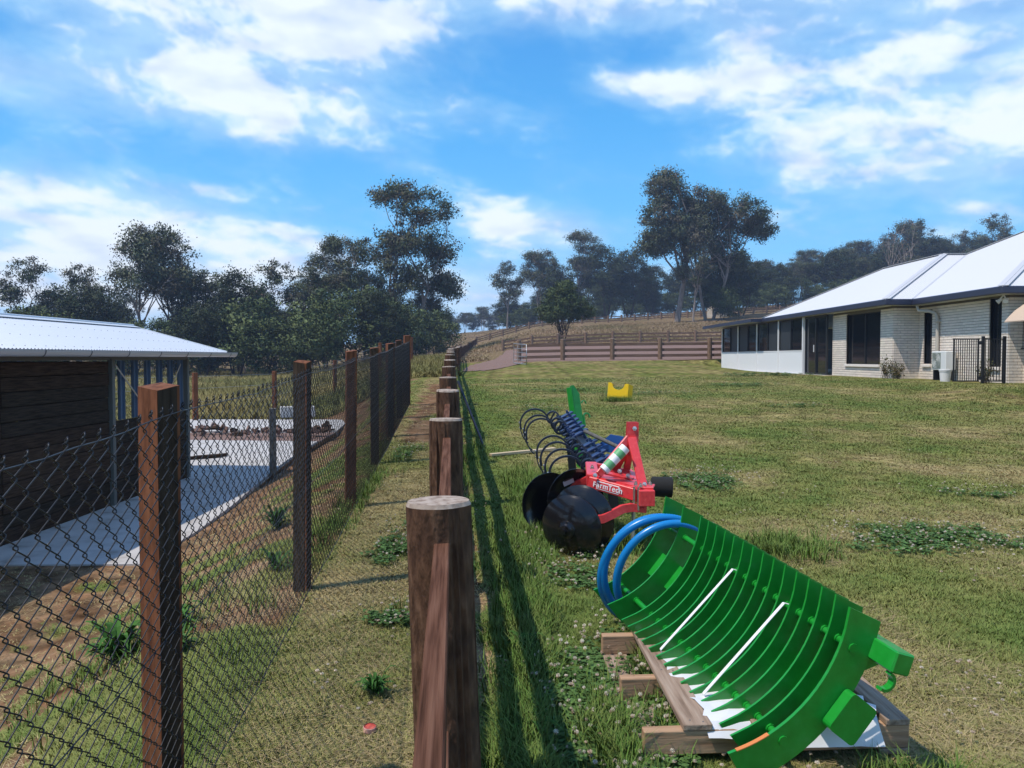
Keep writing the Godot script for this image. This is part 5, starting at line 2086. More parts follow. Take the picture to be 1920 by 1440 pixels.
# ---------------------------------------------------------------- grass, clover, weeds
func tuft_mesh(sd: int, blades: int, h: float, w: float, spread: float, lean: float, bent := false) -> Mesh:
	rng.seed = sd
	var mb := Mb.new()
	for i in blades:
		var an := rng.randf() * TAU
		var d := Vector3(cos(an), 0, sin(an))
		var s := Vector3(-d.z, 0, d.x)
		var p := Vector3(rng.randf_range(-1, 1), 0, rng.randf_range(-1, 1)) * spread
		var hh := h * rng.randf_range(.55, 1.15)
		var ln := lean * rng.randf_range(.3, 1.3)
		var ww := w * rng.randf_range(.7, 1.2)
		var g := rng.randf_range(.78, 1.18)
		mb.col = Color(g, g * rng.randf_range(.95, 1.05), g * .95)
		var tip := p + Vector3(0, hh, 0) + d * hh * ln
		var nn := (Vector3.UP * .7 - d * .35 + s * rng.randf_range(-.3, .3)).normalized()
		if bent:
			var m := p + Vector3(0, hh * .62, 0) + d * hh * ln * .32
			mb.trin(p - s * ww, p + s * ww, m + s * ww * .8, nn, nn, nn)
			mb.trin(p - s * ww, m + s * ww * .8, m - s * ww * .8, nn, nn, nn)
			mb.trin(m - s * ww * .8, m + s * ww * .8, tip, nn, nn, nn)
		else:
			mb.trin(p - s * ww, p + s * ww, tip, nn, nn, nn)
	return mb.mesh(M.blade)

func turned(an: float, s: float, hs: float, p: Vector3) -> Transform3D:
	var c := cos(an) * s
	var q := sin(an) * s
	return Transform3D(Basis(Vector3(c, 0, q), Vector3(0, hs, 0), Vector3(-q, 0, c)), p)

# ground that is taken by slabs, the pallet and other standing things
func covered(x: float, d: float) -> bool:
	if x < -4.2 - maxf(0.0, d - 13.0) * .085 and d > 9.1 and d < 31.0: return true
	if x < -6.4 and d < 24.0: return true
	if x > 12.6 and d > 22.0: return true
	return false

func build_grass() -> void:
	var meshes := [tuft_mesh(1, 9, .036, .0024, .028, .95), tuft_mesh(2, 9, .042, .0022, .030, .8), tuft_mesh(3, 8, .030, .0030, .030, 1.3)]
	var bufs := [PackedFloat32Array(), PackedFloat32Array(), PackedFloat32Array()]
	rng.seed = 1001
	var n := 300000
	for i in n:
		var d := 1.6 * pow(30.0 / 1.6, rng.randf())
		var b := rng.randf_range(-.80, .84)
		var x := b * d
		if covered(x, d): continue
		var k := cover(x, d)
		if k.x == 0.0 and rng.randf() > .06: continue
		if k.x == 2.0 and rng.randf() > .6: continue
		var dry := clampf(k.y + rng.randfn(0, .11), 0.0, 1.0)
		if k.x == 0.0: dry = .95
		# thinner where it is dry
		if rng.randf() < (dry - .45) * .5: continue
		var c := grass_color(dry, x, d)
		c = c * rng.randf_range(.88, 1.14)
		var lod := 1.0 + d / 9.0
		var s := rng.randf_range(.75, 1.35) * (1.0 + d / 13.0)
		var hs := rng.randf_range(.40, .85) * (1.0 if dry < .6 else .75) * (1.0 + d / 60.0)
		push(bufs[rng.randi() % 3], turned(rng.randf() * TAU, s, hs, on(x, d, -.004)), c)
	for i in 3:
		scatter(self, "lawn_grass", meshes[i], bufs[i], ["short mown lawn grass, half dry", "short mown lawn grass, green blades", "flattened dry lawn grass"][i], "grass")
	# longer green grass along the fence and round the implements
	var tall := tuft_mesh(5, 14, .17, .0034, .05, .75, true)
	var buf := PackedFloat32Array()
	var zones := [[.02, 3.2, .12, .5, 260], [.10, 4.6, .14, .9, 320], [.05, 6.3, .2, .8, 380], [.16, 8.6, .2, 1.2, 200], [.66, 3.5, .06, .25, 26], [.68, 3.95, .05, .3, 30], [.42, 3.35, .10, .35, 150], [1.55, 3.05, .15, .04, 24], [2.15, 6.3, .35, .25, 160],
		[-1.05, 2.2, .14, .3, 90], [-.75, 2.5, .2, .15, 50], [-1.6, 8.0, .12, 2.5, 160], [2.5, 18.8, .35, .25, 120], [.9, 6.6, .4, .4, 140], [-.55, 10.5, .2, 3.0, 160], [-3.6, 3.6, .8, .6, 160], [-2.4, 5.0, .5, 1.2, 90]]
	for z in zones:
		for i in z[4]:
			var x: float = z[0] + rng.randfn(0, .6) * z[2]
			var d: float = z[1] + rng.randfn(0, .6) * z[3]
			if d < 1.5 or absf(x - rail_line(d)) < .15: continue
			var g := rng.randf_range(.75, 1.25)
			push(buf, turned(rng.randf() * TAU, rng.randf_range(.6, 1.0), rng.randf_range(.35, 1.0), on(x, d, -.01)), Color(.085 * g, .165 * g, .030 * g).lerp(Color(.24, .22, .08), rng.randf() * .4))
	scatter(self, "long_grass", tall, buf, "longer green grass along the fence and round the implements", "grass")
	# straw lying about
	var straw := tuft_mesh(7, 3, .05, .0016, .04, 3.2)
	buf = PackedFloat32Array()
	for i in 26000:
		var d := 1.8 * pow(14.0 / 1.8, rng.randf())
		var x := rng.randf_range(-.75, .8) * d
		if covered(x, d): continue
		var k := cover(x, d)
		if k.x == 2.0 or k.y < .45: continue
		var g := rng.randf_range(.7, 1.1)
		push(buf, turned(rng.randf() * TAU, rng.randf_range(.6, 1.4), rng.randf_range(.3, .8), on(x, d, .004)), Color(.50 * g, .39 * g, .21 * g))
	scatter(self, "straw", straw, buf, "dry straw scattered on the ground", "straw")
	# field and hillside grass
	var field := tuft_mesh(8, 16, .55, .012, .28, .55, true)
	buf = PackedFloat32Array()
	for i in 26000:
		var d := 31.0 * pow(120.0 / 31.0, rng.randf())
		var b := rng.randf_range(-.62, -.06)
		var x := b * d
		if x > wire_line(d) + 1.0 or (d < 33.0 and x > -14.0): continue
		var g := rng.randf_range(.7, 1.2)
		var t := clampf(.5 + patch_noise.get_noise_2d(x * .3, d * .3), 0.0, 1.0)
		var c := Color(.13, .14, .045).lerp(Color(.30, .25, .10), t)
		push(buf, turned(rng.randf() * TAU, rng.randf_range(.8, 1.5), rng.randf_range(.5, 1.2) * (1.0 if d > 36.0 else .6), on(x, d)), c * g)
	for i in 30000:
		var d := 58.0 * pow(300.0 / 58.0, rng.randf())
		var x := rng.randf_range(-.13, .34) * d
		if (d > 44.0 and d < 91.0 and x > -.035 * d) or (d > 150.0 and d < 172.0): continue
		var t := clampf(.6 + patch_noise.get_noise_2d(x * .12, d * .12) * 1.2, 0.0, 1.0)
		var g := rng.randf_range(.75, 1.15)
		var c := Color(.19, .165, .075).lerp(Color(.34, .245, .155), t)
		push(buf, turned(rng.randf() * TAU, rng.randf_range(.9, 1.8), rng.randf_range(.25, .6), on(x, d)), c * g)
	scatter(self, "field_grass", field, buf, "tall dry grass of the field and the hillside", "grass")

func build_clover() -> void:
	# one sprig: stalks with three round leaflets each
	rng.seed = 77
	var sprig := Mb.new()
	for i in 7:
		var an := rng.randf() * TAU
		var p := Vector3(cos(an), 0, sin(an)) * rng.randf_range(.0, .045)
		var h := rng.randf_range(.030, .062)
		var top := p * 1.35 + Vector3(0, h, 0)
		var g := rng.randf_range(.8, 1.2)
		sprig.col = Color(g, g, g * .9)
		sprig.tri(p - Vector3(.001, 0, 0), p + Vector3(.001, 0, 0), top)
		var tilt := Vector3(rng.randf_range(-.4, .4), 1, rng.randf_range(-.4, .4)).normalized()
		var x := tilt.cross(Vector3.BACK).normalized()
		var y := tilt.cross(x)
		for k in 3:
			var t := TAU * k / 3.0 + an
			var o := top + (x * cos(t) + y * sin(t)) * .008
			var pr := []
			for q in 6:
				var u := TAU * q / 6.0
				pr.append(o + (x * cos(u) + y * sin(u)) * .0085)
			for q in range(1, 5):
				sprig.trin(pr[0], pr[q], pr[q + 1], tilt, tilt, tilt)
	var sm := sprig.mesh(M.blade)
	# flower head: short florets round a ball, on a thin stalk
	var head := Mb.new()
	head.col = Color(.22, .30, .10)
	head.rod(Vector3.ZERO, Vector3(.004, .085, .002), .0009, .0009, 3, false)
	for i in 26:
		var yv := 1.0 - 2.0 * (i + .5) / 26.0
		var r := sqrt(1.0 - yv * yv)
		var t := i * 2.39996
		var d := Vector3(cos(t) * r, yv * .85, sin(t) * r)
		var o := Vector3(.004, .092, .002)
		var s := d.cross(Vector3(.3, .9, .2)).normalized()
		var g := rng.randf_range(.85, 1.05)
		head.col = Color(.95 * g, .92 * g, .86 * g) if yv > -.35 else Color(.62, .44, .34)
		head.tri(o + d * .002 - s * .0026, o + d * .002 + s * .0026, o + d * .0105)
		head.tri(o + d * .0105 - s * .0022, o + d * .0105 + s * .0022, o + d * .004)
	var hm := head.mesh(M.blade)
	var lb := PackedFloat32Array()
	var fb := PackedFloat32Array()
	for k in CLOVER:
		var area: float = k[2] * k[3] * PI
		var dens := clampf(20000.0 / (k[1] * k[1]), 60.0, 1500.0)
		for i in int(area * dens * 2.4):
			var x: float = k[0] + rng.randf_range(-1.2, 1.2) * k[2]
			var d: float = k[1] + rng.randf_range(-1.2, 1.2) * k[3]
			var uu := Vector2((x - k[0]) / k[2], (d - k[1]) / k[3]).length() + patch_noise.get_noise_2d(x * 3.1 + 40.0, d * 3.1) * .9 + fine_noise.get_noise_2d(x * 6.0, d * 6.0) * .5
			if rng.randf() < smoothstep(.35, 1.15, uu): continue
			if absf(x - rail_line(d)) < .16: continue
			var g := rng.randf_range(.75, 1.3)
			var s := rng.randf_range(.55, .95) * (1.0 + maxf(0.0, k[1] - 8.0) * .05)
			push(lb, turned(rng.randf() * TAU, s, s * rng.randf_range(.7, 1.2), on(x, d)), Color(.078 * g, .150 * g, .044 * g))
		var fd := clampf(1900.0 / k[1], 80.0, 380.0)
		for i in int(area * fd):
			var x: float = k[0] + rng.randf_range(-1.25, 1.25) * k[2]
			var d: float = k[1] + rng.randf_range(-1.25, 1.25) * k[3]
			if Vector2((x - k[0]) / k[2], (d - k[1]) / k[3]).length() > 1.2: continue
			if absf(x - rail_line(d)) < .16: continue
			var s := rng.randf_range(.6, 1.05)
			var c := Color(.80, .78, .70).lerp(Color(.52, .36, .27), clampf(rng.randfn(.2, .3), 0.0, 1.0))
			push(fb, turned(rng.randf() * TAU, s, s * rng.randf_range(.6, 1.3), on(x, d)), c)
	# stray flowers all over the lawn
	for i in 2600:
		var d := 3.0 * pow(26.0 / 3.0, rng.randf())
		var x := rng.randf_range(-.25, .75) * d
		if covered(x, d) or patch_noise.get_noise_2d(x * 2.0 + 7.0, d * 2.0) < .05 or absf(x - rail_line(d)) < .2: continue
		var s := rng.randf_range(.6, 1.05)
		push(fb, turned(rng.randf() * TAU, s, s * .7, on(x, d)), Color(.74, .70, .62).lerp(Color(.5, .36, .27), rng.randf() * .7))
	scatter(self, "clover_leaves", sm, lb, "low dark green clover patches on the lawn", "clover")
	scatter(self, "clover_flowers", hm, fb, "small white clover flowers dotted over the lawn", "flowers")

func rosette(called: String, p: Vector3, leaves: int, length: float, width: float, rise: float, c: Color, sd: int, label: String, category := "weed", grp := "") -> void:
	rng.seed = sd
	var root := thing(called, p, label, category, grp)
	leaves = int(leaves * 1.8)
	width *= .72
	for i in leaves:
		var mb := Mb.new()
		var an := TAU * i / leaves * 2.4 + rng.randf_range(-.3, .3)
		var d := Vector3(cos(an), 0, sin(an))
		var s := Vector3(-d.z, 0, d.x)
		var L := length * rng.randf_range(.4, 1.05)
		var g := rng.randf_range(.8, 1.2)
		mb.col = c * g
		var prev := []
		var rs := rise * rng.randf_range(.5, 1.4)
		for q in 6:
			var t := q / 5.0
			var m := p + d * L * t + Vector3(0, L * (rs * sin(t * 2.2) + .04), 0)
			var w := width * sin(PI * pow(t, .75)) * rng.randf_range(.85, 1.1) + .001
			var row := [m - s * w + Vector3(0, w * .35, 0), m, m + s * w + Vector3(0, w * .35, 0)]
			if q > 0:
				mb.quad(prev[0], prev[1], row[1], row[0])
				mb.quad(prev[1], prev[2], row[2], row[1])
			prev = row
		part(root, "leaf", mb, M.leaf)

func build_weeds() -> void:
	var g := Color(.055, .13, .030)
	rosette("broadleaf_weed", on(.07, 3.42), 22, .17, .018, .45, g, 1, "broad-leaved weed at the foot of the fence, nearest the camera")
	rosette("broadleaf_weed", on(.07, 4.35), 26, .12, .022, .6, g * .85, 2, "round dark leafy weed on the lawn beside the fence")
	rosette("broadleaf_weed", on(-.66, 3.80), 24, .12, .012, .8, Color(.06, .15, .035), 3, "feathery green weed on the dry path, behind the red lid")
	rosette("broadleaf_weed", on(-2.45, 4.9), 30, .26, .030, .7, g, 4, "large leafy green weed behind the chain-link, left of the first post")
	rosette("broadleaf_weed", on(-2.15, 5.05), 22, .20, .026, .7, g * 1.1, 5, "leafy green weed behind the chain-link, touching the largest weed")
	rosette("broadleaf_weed", on(-2.25, 7.6), 24, .24, .022, .8, Color(.055, .12, .035), 6, "tall green weed on the soil behind the second chain-link bay")
	rosette("broadleaf_weed", on(-1.75, 5.9), 22, .17, .02, .7, Color(.055, .12, .035), 7, "low green weed at the foot of the second chain-link post")
	rosette("broadleaf_weed", on(-1.9, 4.5), 20, .15, .02, .7, Color(.055, .12, .035), 8, "small green weed close behind the chain-link mesh")
	rosette("broadleaf_weed", on(-.42, 4.95), 18, .13, .014, .9, Color(.07, .16, .04), 9, "green weed on the path at the left foot of the nearest round post")
	# dry weeds along the foot of the house wall
	for k in [[12.75, 27.2, "brown dry weed at the brick corner of the house", .9], [12.95, 26.9, "low dry weed at the foot of the downpipe", .7], [13.2, 22.3, "grey dry weed at the last pool fence post", .8]]:
		var p := Vector3(k[0], 1.03, -k[1])
		var root := thing("dry_weed", p, k[2], "weed", "dry weeds by the house")
		var stems := Mb.new()
		var leaves := Mb.new()
		rng.seed = int(k[0] * 100)
		for i in 34:
			var an := rng.randf() * TAU
			var tip := p + Vector3(cos(an) * .35, rng.randf_range(.4, .9) * k[3], sin(an) * .3) * Vector3(rng.randf(), 1, rng.randf())
			tip.x = p.x + cos(an) * rng.randf() * .35
			tip.z = p.z + sin(an) * rng.randf() * .35
			stems.rod(p + Vector3(rng.randfn(0, .08), 0, rng.randfn(0, .08)), tip, .005, .002, 3, false)
			for q in 10:
				var m := p.lerp(tip, rng.randf_range(.3, 1.0)) + Vector3(rng.randfn(0, .05), rng.randfn(0, .04), rng.randfn(0, .05))
				leaves.col = Color(.14, .095, .05).lerp(Color(.07, .10, .035), rng.randf())
				var s := Vector3(rng.randfn(), rng.randfn(), rng.randfn()).normalized() * .03
				leaves.tri(m - s, m + s, m + Vector3(rng.randfn(), rng.randfn(), rng.randfn()).normalized() * .05)
		part(root, "stems", stems, M.bark_dark)
		part(root, "foliage", leaves, M.leaf)

# ---------------------------------------------------------------- trees
var tree_kinds := {}

# lobes of the crown are [x, y, z, rx, ry, rz] as shares of the height
func tree_kind(called: String, sd: int, H: float, trunk_h: float, r: float, forks: int, lobes: Array, clumps: int, per: int, clump_r: float, leaf_s: float, tones: Array, bark: Material, stems := 1, droop := .5) -> void:
	rng.seed = sd
	var wood := Mb.new()
	var crown := Mb.new()
	var bones := []
	for st in stems:
		var base := Vector3(0, -.3, 0)
		var an0 := TAU * st / stems + rng.randf()
		if stems > 1: base += Vector3(cos(an0), 0, sin(an0)) * r * 1.1
		var pts := [base]
		var lean := Vector3(rng.randf_range(-.08, .08), 1, rng.randf_range(-.08, .08))
		if stems > 1: lean += Vector3(cos(an0), 0, sin(an0)) * .22
		for i in 5:
			lean += Vector3(rng.randf_range(-.07, .07), 0, rng.randf_range(-.07, .07))
			pts.append(pts[-1] + lean.normalized() * H * trunk_h / 5.0)
		wood.tube(pts, r / sqrt(stems), 8, false, r * .55 / sqrt(stems))
		for i in range(2, 6):
			bones.append([pts[i], r * .5 / sqrt(stems)])
		for f in forks:
			var lo = lobes[(f + st) % lobes.size()]
			var tgt := Vector3(lo[0] + rng.randf_range(-.7, .7) * lo[3], lo[1] + rng.randf_range(-.3, .75) * lo[4], lo[2] + rng.randf_range(-.7, .7) * lo[5]) * H
			var from: Vector3 = pts[5] if f % 2 == 0 else pts[3].lerp(pts[5], rng.randf())
			var mid := from.lerp(tgt, .5) + Vector3(0, H * .05, 0) * rng.randf_range(-.3, 1.0) + Vector3(rng.randfn(), 0, rng.randfn()) * H * .02
			var lp := []
			for q in 8:
				var t := q / 7.0
				lp.append(from.lerp(mid, t).lerp(mid.lerp(tgt, t), t) + (Vector3(rng.randfn(), rng.randfn(), rng.randfn()) * H * .006 if q > 0 else Vector3.ZERO))
			wood.tube(lp, r * .42 / sqrt(stems), 5, false, r * .08)
			for q in range(2, 8):
				bones.append([lp[q], r * .14])
	for i in clumps:
		var lo = lobes[i % lobes.size()]
		var v := Vector3(rng.randfn(), rng.randfn(), rng.randfn()).normalized() * pow(rng.randf(), .42)
		var c := Vector3(lo[0] + v.x * lo[3], lo[1] + v.y * lo[4], lo[2] + v.z * lo[5]) * H
		var best = bones[0]
		var bd := INF
		for b in bones:
			var dd: float = b[0].distance_squared_to(c) + (4.0 if b[0].y > c.y else 0.0)
			if dd < bd:
				bd = dd; best = b
		wood.tube([best[0], best[0].lerp(c, .55) + Vector3(0, H * .008, 0), c], best[1] * .7, 3, false, r * .03)
		var cr := clump_r * rng.randf_range(.65, 1.3)
		var tone: Color = tones[rng.randi() % tones.size()]
		tone = tone * rng.randf_range(.8, 1.2)
		var m := int(per * rng.randf_range(.6, 1.3) * cr / clump_r)
		for q in m:
			var e := Vector3(rng.randfn(), rng.randfn() * .72, rng.randfn()) * cr * .55
			var p := c + e
			var dn := (Vector3(rng.randfn(), rng.randfn() - droop * 1.6, rng.randfn())).normalized()
			var s := dn.cross(Vector3(rng.randfn(), rng.randfn(), rng.randfn())).normalized()
			var ls := leaf_s * rng.randf_range(.6, 1.4)
			crown.col = tone * rng.randf_range(.86, 1.14)
			var nn := (e.normalized() + Vector3(rng.randfn(), rng.randfn(), rng.randfn()) * .32 + Vector3(0, .2, 0)).normalized()
			crown.trin(p - s * ls * .32, p + s * ls * .32, p + dn * ls, nn, nn, nn)
	tree_kinds[called] = [H, wood.mesh(bark), crown.mesh(M.leaf)]

func place_tree(kind: String, b: float, d: float, H: float, turn: float, label: String, grp := "", called := "gum_tree", wide := 1.0) -> void:
	var k = tree_kinds[kind]
	var p := spot(b, d, -.1)
	var o := thing(called, p, label, "tree", grp)
	var s: float = H / k[0]
	var bs := Basis(Vector3.UP, turn).scaled(Vector3(s * wide, s, s * wide))
	inst(o, "trunk", k[1], Transform3D(bs, Vector3.ZERO))
	inst(o, "crown", k[2], Transform3D(bs, Vector3.ZERO))

const ORDER := ["first", "second", "third", "fourth", "fifth", "sixth", "seventh", "eighth", "ninth", "tenth", "eleventh", "twelfth", "thirteenth", "fourteenth", "fifteenth", "sixteenth", "seventeenth"]

func build_trees() -> void:
	var grey := [Color(.090, .108, .064), Color(.118, .128, .078), Color(.112, .104, .078), Color(.074, .094, .054)]
	var green := [Color(.080, .108, .048), Color(.105, .132, .056), Color(.066, .092, .042)]
	var dark := [Color(.044, .064, .036), Color(.058, .078, .042), Color(.052, .062, .040)]
	tree_kind("tall_gum", 1, 26.0, .42, .42, 9, [[-.10, .60, .0, .15, .12, .15], [.08, .78, .03, .18, .15, .16], [-.06, .90, -.02, .15, .09, .13], [.17, .62, -.05, .10, .12, .10], [-.02, .45, .05, .12, .10, .12], [.0, .68, .0, .17, .13, .16], [.20, .42, .02, .07, .07, .07]], 205, 157, 1.15, 0.30, grey, M.bark_pale, 2)
	tree_kind("domed_gum", 2, 20.0, .42, .34, 9, [[-.02, .76, 0, .27, .22, .27], [-.18, .66, .05, .18, .16, .18], [.18, .66, -.04, .19, .17, .19], [.0, .60, .15, .20, .14, .18], [-.02, .86, .0, .19, .12, .19]], 190, 148, 1.05, 0.28, grey, M.bark_pale, 2)
	tree_kind("open_gum", 3, 17.0, .45, .24, 7, [[-.02, .85, 0, .15, .13, .14], [-.16, .68, .05, .12, .10, .12], [.15, .66, -.04, .14, .11, .13], [.02, .50, .06, .14, .08, .13]], 80, 122, .85, 0.27, grey, M.bark_pale, 1)
	tree_kind("bushy", 4, 9.0, .2, .16, 7, [[0, .62, 0, .34, .30, .34], [-.28, .42, .1, .26, .28, .26], [.27, .40, -.1, .27, .27, .27], [.0, .24, .15, .36, .20, .34]], 120, 122, .72, 0.22, green, M.bark_dark, 3, .3)
	tree_kind("dense", 5, 15.0, .35, .28, 8, [[0, .76, 0, .25, .19, .25], [-.17, .56, .08, .22, .20, .22], [.18, .54, -.06, .22, .20, .22], [.0, .34, .0, .24, .17, .24]], 150, 140, .95, 0.27, dark, M.bark_dark, 2, .35)
	tree_kind("great_gum", 6, 27.0, .40, .55, 11, [[-.08, .86, 0, .13, .13, .13], [-.14, .66, .05, .15, .15, .14], [.10, .70, -.05, .15, .13, .15], [.02, .52, .08, .17, .11, .15], [-.17, .50, .0, .10, .09, .10]], 260, 157, 1.25, 0.33, grey, M.bark_pale, 1)
	tree_kind("broad_gum", 7, 25.0, .40, .48, 12, [[-.04, .85, 0, .20, .10, .18], [.20, .78, .05, .19, .10, .16], [.36, .68, .0, .12, .08, .12], [.08, .62, -.06, .22, .12, .18], [-.12, .66, .08, .13, .12, .13], [.14, .46, .0, .16, .09, .14]], 260, 157, 1.2, 0.33, grey + dark, M.bark_pale, 2)
	tree_kind("small_tree", 8, 7.5, .22, .17, 8, [[-.08, .64, 0, .36, .22, .34], [.22, .52, .08, .28, .20, .26], [-.28, .48, .06, .24, .17, .24], [.0, .80, 0, .22, .16, .22]], 130, 131, .55, 0.18, green, M.bark_dark, 4, .3)
	tree_kind("bare_tree", 9, 15.0, .40, .22, 12, [[0, .75, 0, .24, .20, .24], [.2, .6, .0, .15, .15, .15], [-.2, .62, .0, .15, .15, .15]], 60, 6, .6, .3, [Color(.12, .09, .07)], M.bark_pale, 2)
	# left line of trees beyond the field
	var L := "line of gums on the left"
	place_tree("open_gum", -.600, 108.0, 16.0, .4, "thin open gum tree rising behind the left end of the shed roof", L)
	place_tree("open_gum", -.540, 112.0, 15.5, 2.4, "second open gum behind the shed roof, beside the thin one", L)
	place_tree("domed_gum", -.443, 110.0, 20.6, 1.0, "round domed gum tree, tallest above the shed roof", L)
	place_tree("dense", -.375, 112.0, 15.0, .3, "dense dark tree right of the domed gum", L, "dense_tree")
	place_tree("dense", -.340, 106.0, 14.6, 2.1, "dense dark tree above the first chain-link post", L, "dense_tree")
	place_tree("open_gum", -.296, 118.0, 16.6, 3.0, "slim gum poking above the dense dark trees", L)
	place_tree("open_gum", -.250, 112.0, 15.4, 4.4, "low open gum left of the spreading group", L)
	place_tree("tall_gum", -.222, 118.0, 19.4, 2.6, "spreading gum just left of the tallest left tree", L)
	place_tree("open_gum", -.185, 112.0, 18.0, .9, "leaning open gum under the tallest left tree", L)
	place_tree("tall_gum", -.128, 120.0, 27.0, .2, "tallest gum of the left line, with pale twin trunks", L)
	place_tree("open_gum", -.107, 124.0, 13.0, 5.1, "short open gum at the right foot of the tallest left tree", L)
	place_tree("bare_tree", -.33, 103.0, 12.0, 1.0, "bare twiggy grey tree among the dark undergrowth", L, "bare_tree")
	var seeds := [[-.64, 96, 8.8], [-.585, 92, 8.6], [-.53, 97, 8.4], [-.475, 92, 8.0], [-.42, 95, 8.6], [-.385, 90, 7.6], [-.345, 95, 8.4], [-.305, 92, 8.6], [-.27, 96, 7.8], [-.235, 90, 8.4], [-.20, 97, 9.0], [-.165, 94, 8.2], [-.14, 104, 8.8], [-.115, 112, 7.2], [-.095, 135, 7.0], [-.70, 94, 9.0]]
	for i in seeds.size():
		place_tree(["bushy", "bushy", "dense"][i % 3], seeds[i][0], seeds[i][1], seeds[i][2] * [1.0, 1.22, 1.42, 1.1][i % 4], i * 1.9, "bushy green understorey tree, %s from the left along the foot of the left tree line" % ORDER[(i + 1) % 16], "understorey of the left tree line", "bushy_tree", 1.15)
	for i in 7:
		place_tree("dense", lerpf(-.66, -.15, i / 6.0), 132.0 + (i % 3) * 7.0, 11.0 + (i * 37 % 5), i * 2.3, "dark backing tree, %s from the left behind the left tree line" % ORDER[i], "backing trees of the left line", "dense_tree")
	# middle group on the hill
	var Mg := "gums at the top of the hill"
	place_tree("open_gum", -.006, 210.0, 18.5, .5, "thin leftmost gum of the hilltop group", Mg)
	place_tree("domed_gum", .034, 212.0, 20.0, 2.0, "broad gum second from left on the hilltop", Mg)
	place_tree("tall_gum", .090, 214.0, 24.5, 1.2, "upright gum with a high crown behind the small field tree", Mg)
	place_tree("dense", .060, 208.0, 16.0, .2, "dark dense tree low between the hilltop gums", Mg, "dense_tree")
	place_tree("dense", .118, 207.0, 20.0, 1.5, "dark dense tree right of the upright hilltop gum", Mg, "dense_tree")
	place_tree("dense", .146, 208.0, 19.0, 2.9, "dark dense tree left of the great gum", Mg, "dense_tree")
	place_tree("dense", .172, 222.0, 15.0, 4.0, "dark dense tree behind the great gum's trunk", Mg, "dense_tree")
	place_tree("small_tree", .063, 99.0, 8.0, .7, "small bushy field tree standing inside the rail fences", "", "field_tree")
	place_tree("great_gum", .206, 150.0, 28.6, .3, "great gum with a straight pale trunk, tallest in the picture")
	place_tree("broad_gum", .246, 152.0, 26.2, .15, "broad spreading gum leaning right beside the great gum")
	place_tree("open_gum", .226, 146.0, 15.0, 1.9, "slim gum between the two greatest gums")
	place_tree("bushy", .262, 150.0, 8.5, 1.0, "bushy tree under the broad spreading gum", "", "bushy_tree")
	place_tree("dense", .252, 157.0, 13.0, 2.0, "dark tree close behind the broad spreading gum", "", "dense_tree")
	place_tree("dense", .286, 165.0, 14.0, .6, "dark tree right of the broad spreading gum", "", "dense_tree")
	for i in 16:
		var b := lerpf(-.005, .31, i / 15.0)
		place_tree(["dense", "bushy", "dense", "domed_gum"][i % 4], b, 238.0 + (i * 17 % 5) * 5.0, [13.0, 9.0, 15.0, 14.0][i % 4] * (.8 if b < .06 else 1.0), i * 1.7, "dark tree, %s from the left of those backing the hilltop gums" % ORDER[i], "backing trees of the hilltop", "dense_tree", 1.25)
	for i in 12:
		place_tree("bushy", lerpf(.0, .32, i / 11.0), 226.0 + (i % 3) * 4.0, 6.0 + (i * 5 % 3), i * 2.7, "low bushy tree, %s from the left under the hilltop gums" % ORDER[i], "low bushes of the hilltop", "bushy_tree", 1.4)
	# wooded slope behind the house
	var W := "wooded slope behind the house"
	rng.seed = 66
	var kinds := ["dense", "domed_gum", "open_gum", "dense", "domed_gum"]
	for row in 3:
		var cnt := 17
		for i in cnt:
			var b := lerpf(.27, .80, (i + .5 * (row % 2)) / float(cnt - 1)) + rng.randf_range(-.006, .006)
			var d: float = [205.0, 232.0, 262.0][row] + rng.randf_range(-7, 7)
			var rise := smoothstep(.30, .50, b)
			var H: float = [11.5, 13.0, 13.5][row] + rise * [1.0, 3.0, 4.5][row] + rng.randf_range(-2.0, 3.0)
			var kd: String = kinds[rng.randi() % 5]
			place_tree(kd, b, d, H, rng.randf() * 6.0, ["%s tree from the left in the front rank of the wooded slope", "%s tree from the left in the middle rank of the wooded slope", "%s tree from the left along the skyline of the wooded slope"][row] % ORDER[i], W, "slope_tree", 1.2)
	place_tree("bare_tree", .480, 198.0, 22.0, .6, "pale bare-limbed tree rising behind the house roof", "", "bare_tree")
	place_tree("domed_gum", .497, 240.0, 23.0, .6, "high rounded gum on the skyline above the bare-limbed tree")
	place_tree("open_gum", .600, 240.0, 24.0, 1.6, "slender gum on the skyline at the right edge")
	for i in 14:
		place_tree("bushy", lerpf(.30, .66, i / 13.0), 192.0 + (i % 4) * 3.0, 7.0 + (i * 7 % 3), i * 1.3, "bushy tree, %s from the left along the lower edge of the wooded slope" % ORDER[i], "lower edge of the wooded slope", "bushy_tree", 1.2)
	# far trees in the gap
	for i in 13:
		place_tree("domed_gum" if i % 2 else "dense", lerpf(-.115, .02, i / 12.0), 325.0 + (i * 13 % 5) * 8.0, 6.5 + (i * 29 % 4) + (i * .25), i * 1.1, "distant hazy tree, %s from the left in the gap beside the hilltop" % ORDER[i], "distant trees in the gap", "distant_tree", 1.25)
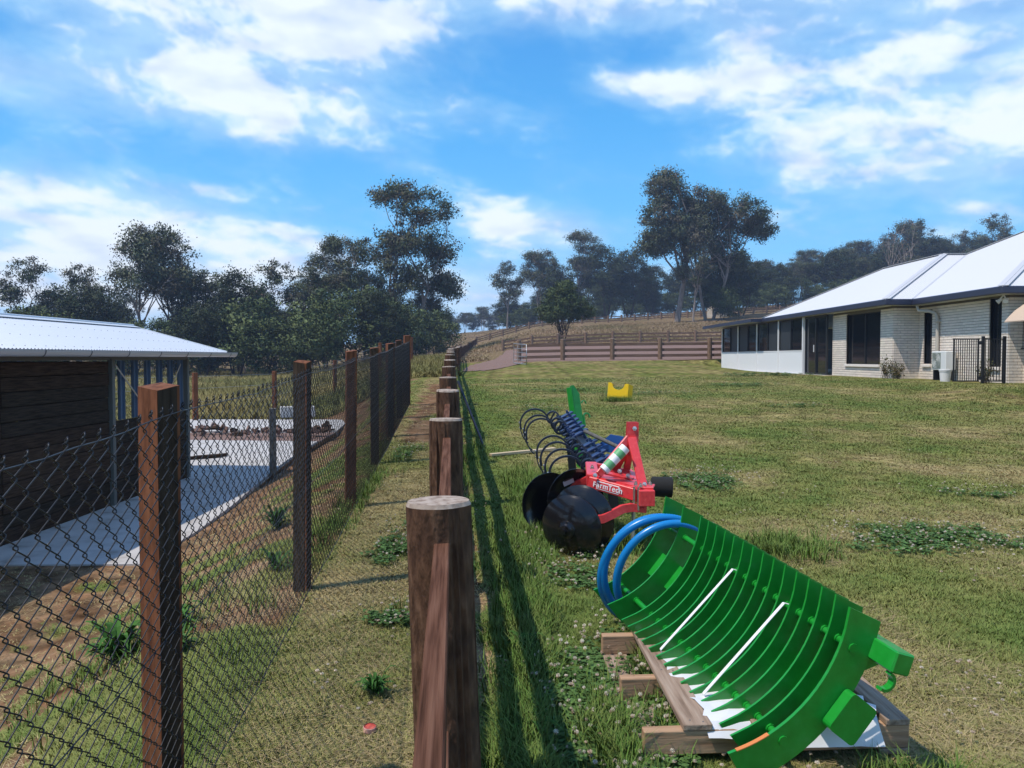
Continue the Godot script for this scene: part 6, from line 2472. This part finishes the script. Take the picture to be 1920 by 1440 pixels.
	# young plant on the brown hillside
	place_tree("bushy", -.090, 140.0, 2.6, .6, "lone little shrub at the foot of the brown hillside", "", "shrub")

# ---------------------------------------------------------------- scene
func _ready() -> void:
	var cam := Camera3D.new()
	cam.name = "camera"
	cam.position = Vector3(0, 1.75, 0)
	cam.rotation_degrees = Vector3(-1.9, 0, 0)
	cam.fov = 51.3
	cam.near = .05
	cam.far = 3000.0
	add_child(cam)
	cam.current = true
	var env := Environment.new()
	env.background_mode = Environment.BG_SKY
	env.sky = make_sky()
	env.tonemap_mode = Environment.TONE_MAPPER_LINEAR
	env.tonemap_exposure = 1.72
	env.fog_enabled = true
	env.fog_density = .0005
	env.fog_light_color = Color(.78, .86, 1.0)
	env.sdfgi_enabled = true
	env.ssao_enabled = true
	env.ssil_enabled = true
	var we := WorldEnvironment.new()
	we.name = "world_environment"
	we.environment = env
	add_child(we)
	var sun := DirectionalLight3D.new()
	sun.name = "sun"
	sun.light_energy = .80
	sun.light_color = Color(1.0, .96, .90)
	sun.light_angular_distance = .5
	sun.shadow_enabled = true
	add_child(sun)
	# high sun from the left, a little behind the camera
	sun.look_at_from_position(Vector3.ZERO, -Vector3(-.42, .87, .20), Vector3.UP)

	patch_noise.seed = 3
	patch_noise.frequency = .32
	patch_noise.fractal_octaves = 3
	fine_noise.seed = 8
	fine_noise.frequency = .9
	fine_noise.fractal_octaves = 3
	broad_noise.seed = 12
	broad_noise.frequency = .035
	broad_noise.fractal_octaves = 2
	materials()
	build_ground()
	drape("gravel_yard", [38.5, 41.0, 45.0, 49.5, 50.6, 60.0, 75.0, 89.0], [-2.35, -2.45, -2.5, -2.3, -2.2, -1.2, -.9, -.7], [-1.4, -.6, .2, .9, 14.5, 19.0, 23.0, 27.0], .025, M.gravel, 70)
	build_house()
	build_shed()
	build_yard_left()
	build_rail_fence()
	build_chain_fence()
	build_left_fence()
	build_far_fences()
	build_trees()
	build_pallet()
	build_rake()
	build_hose()
	build_plough()
	build_cultivator()
	build_green_blade()
	build_small_things()
	build_house_things()
	build_grass()
	build_clover()
	build_weeds()
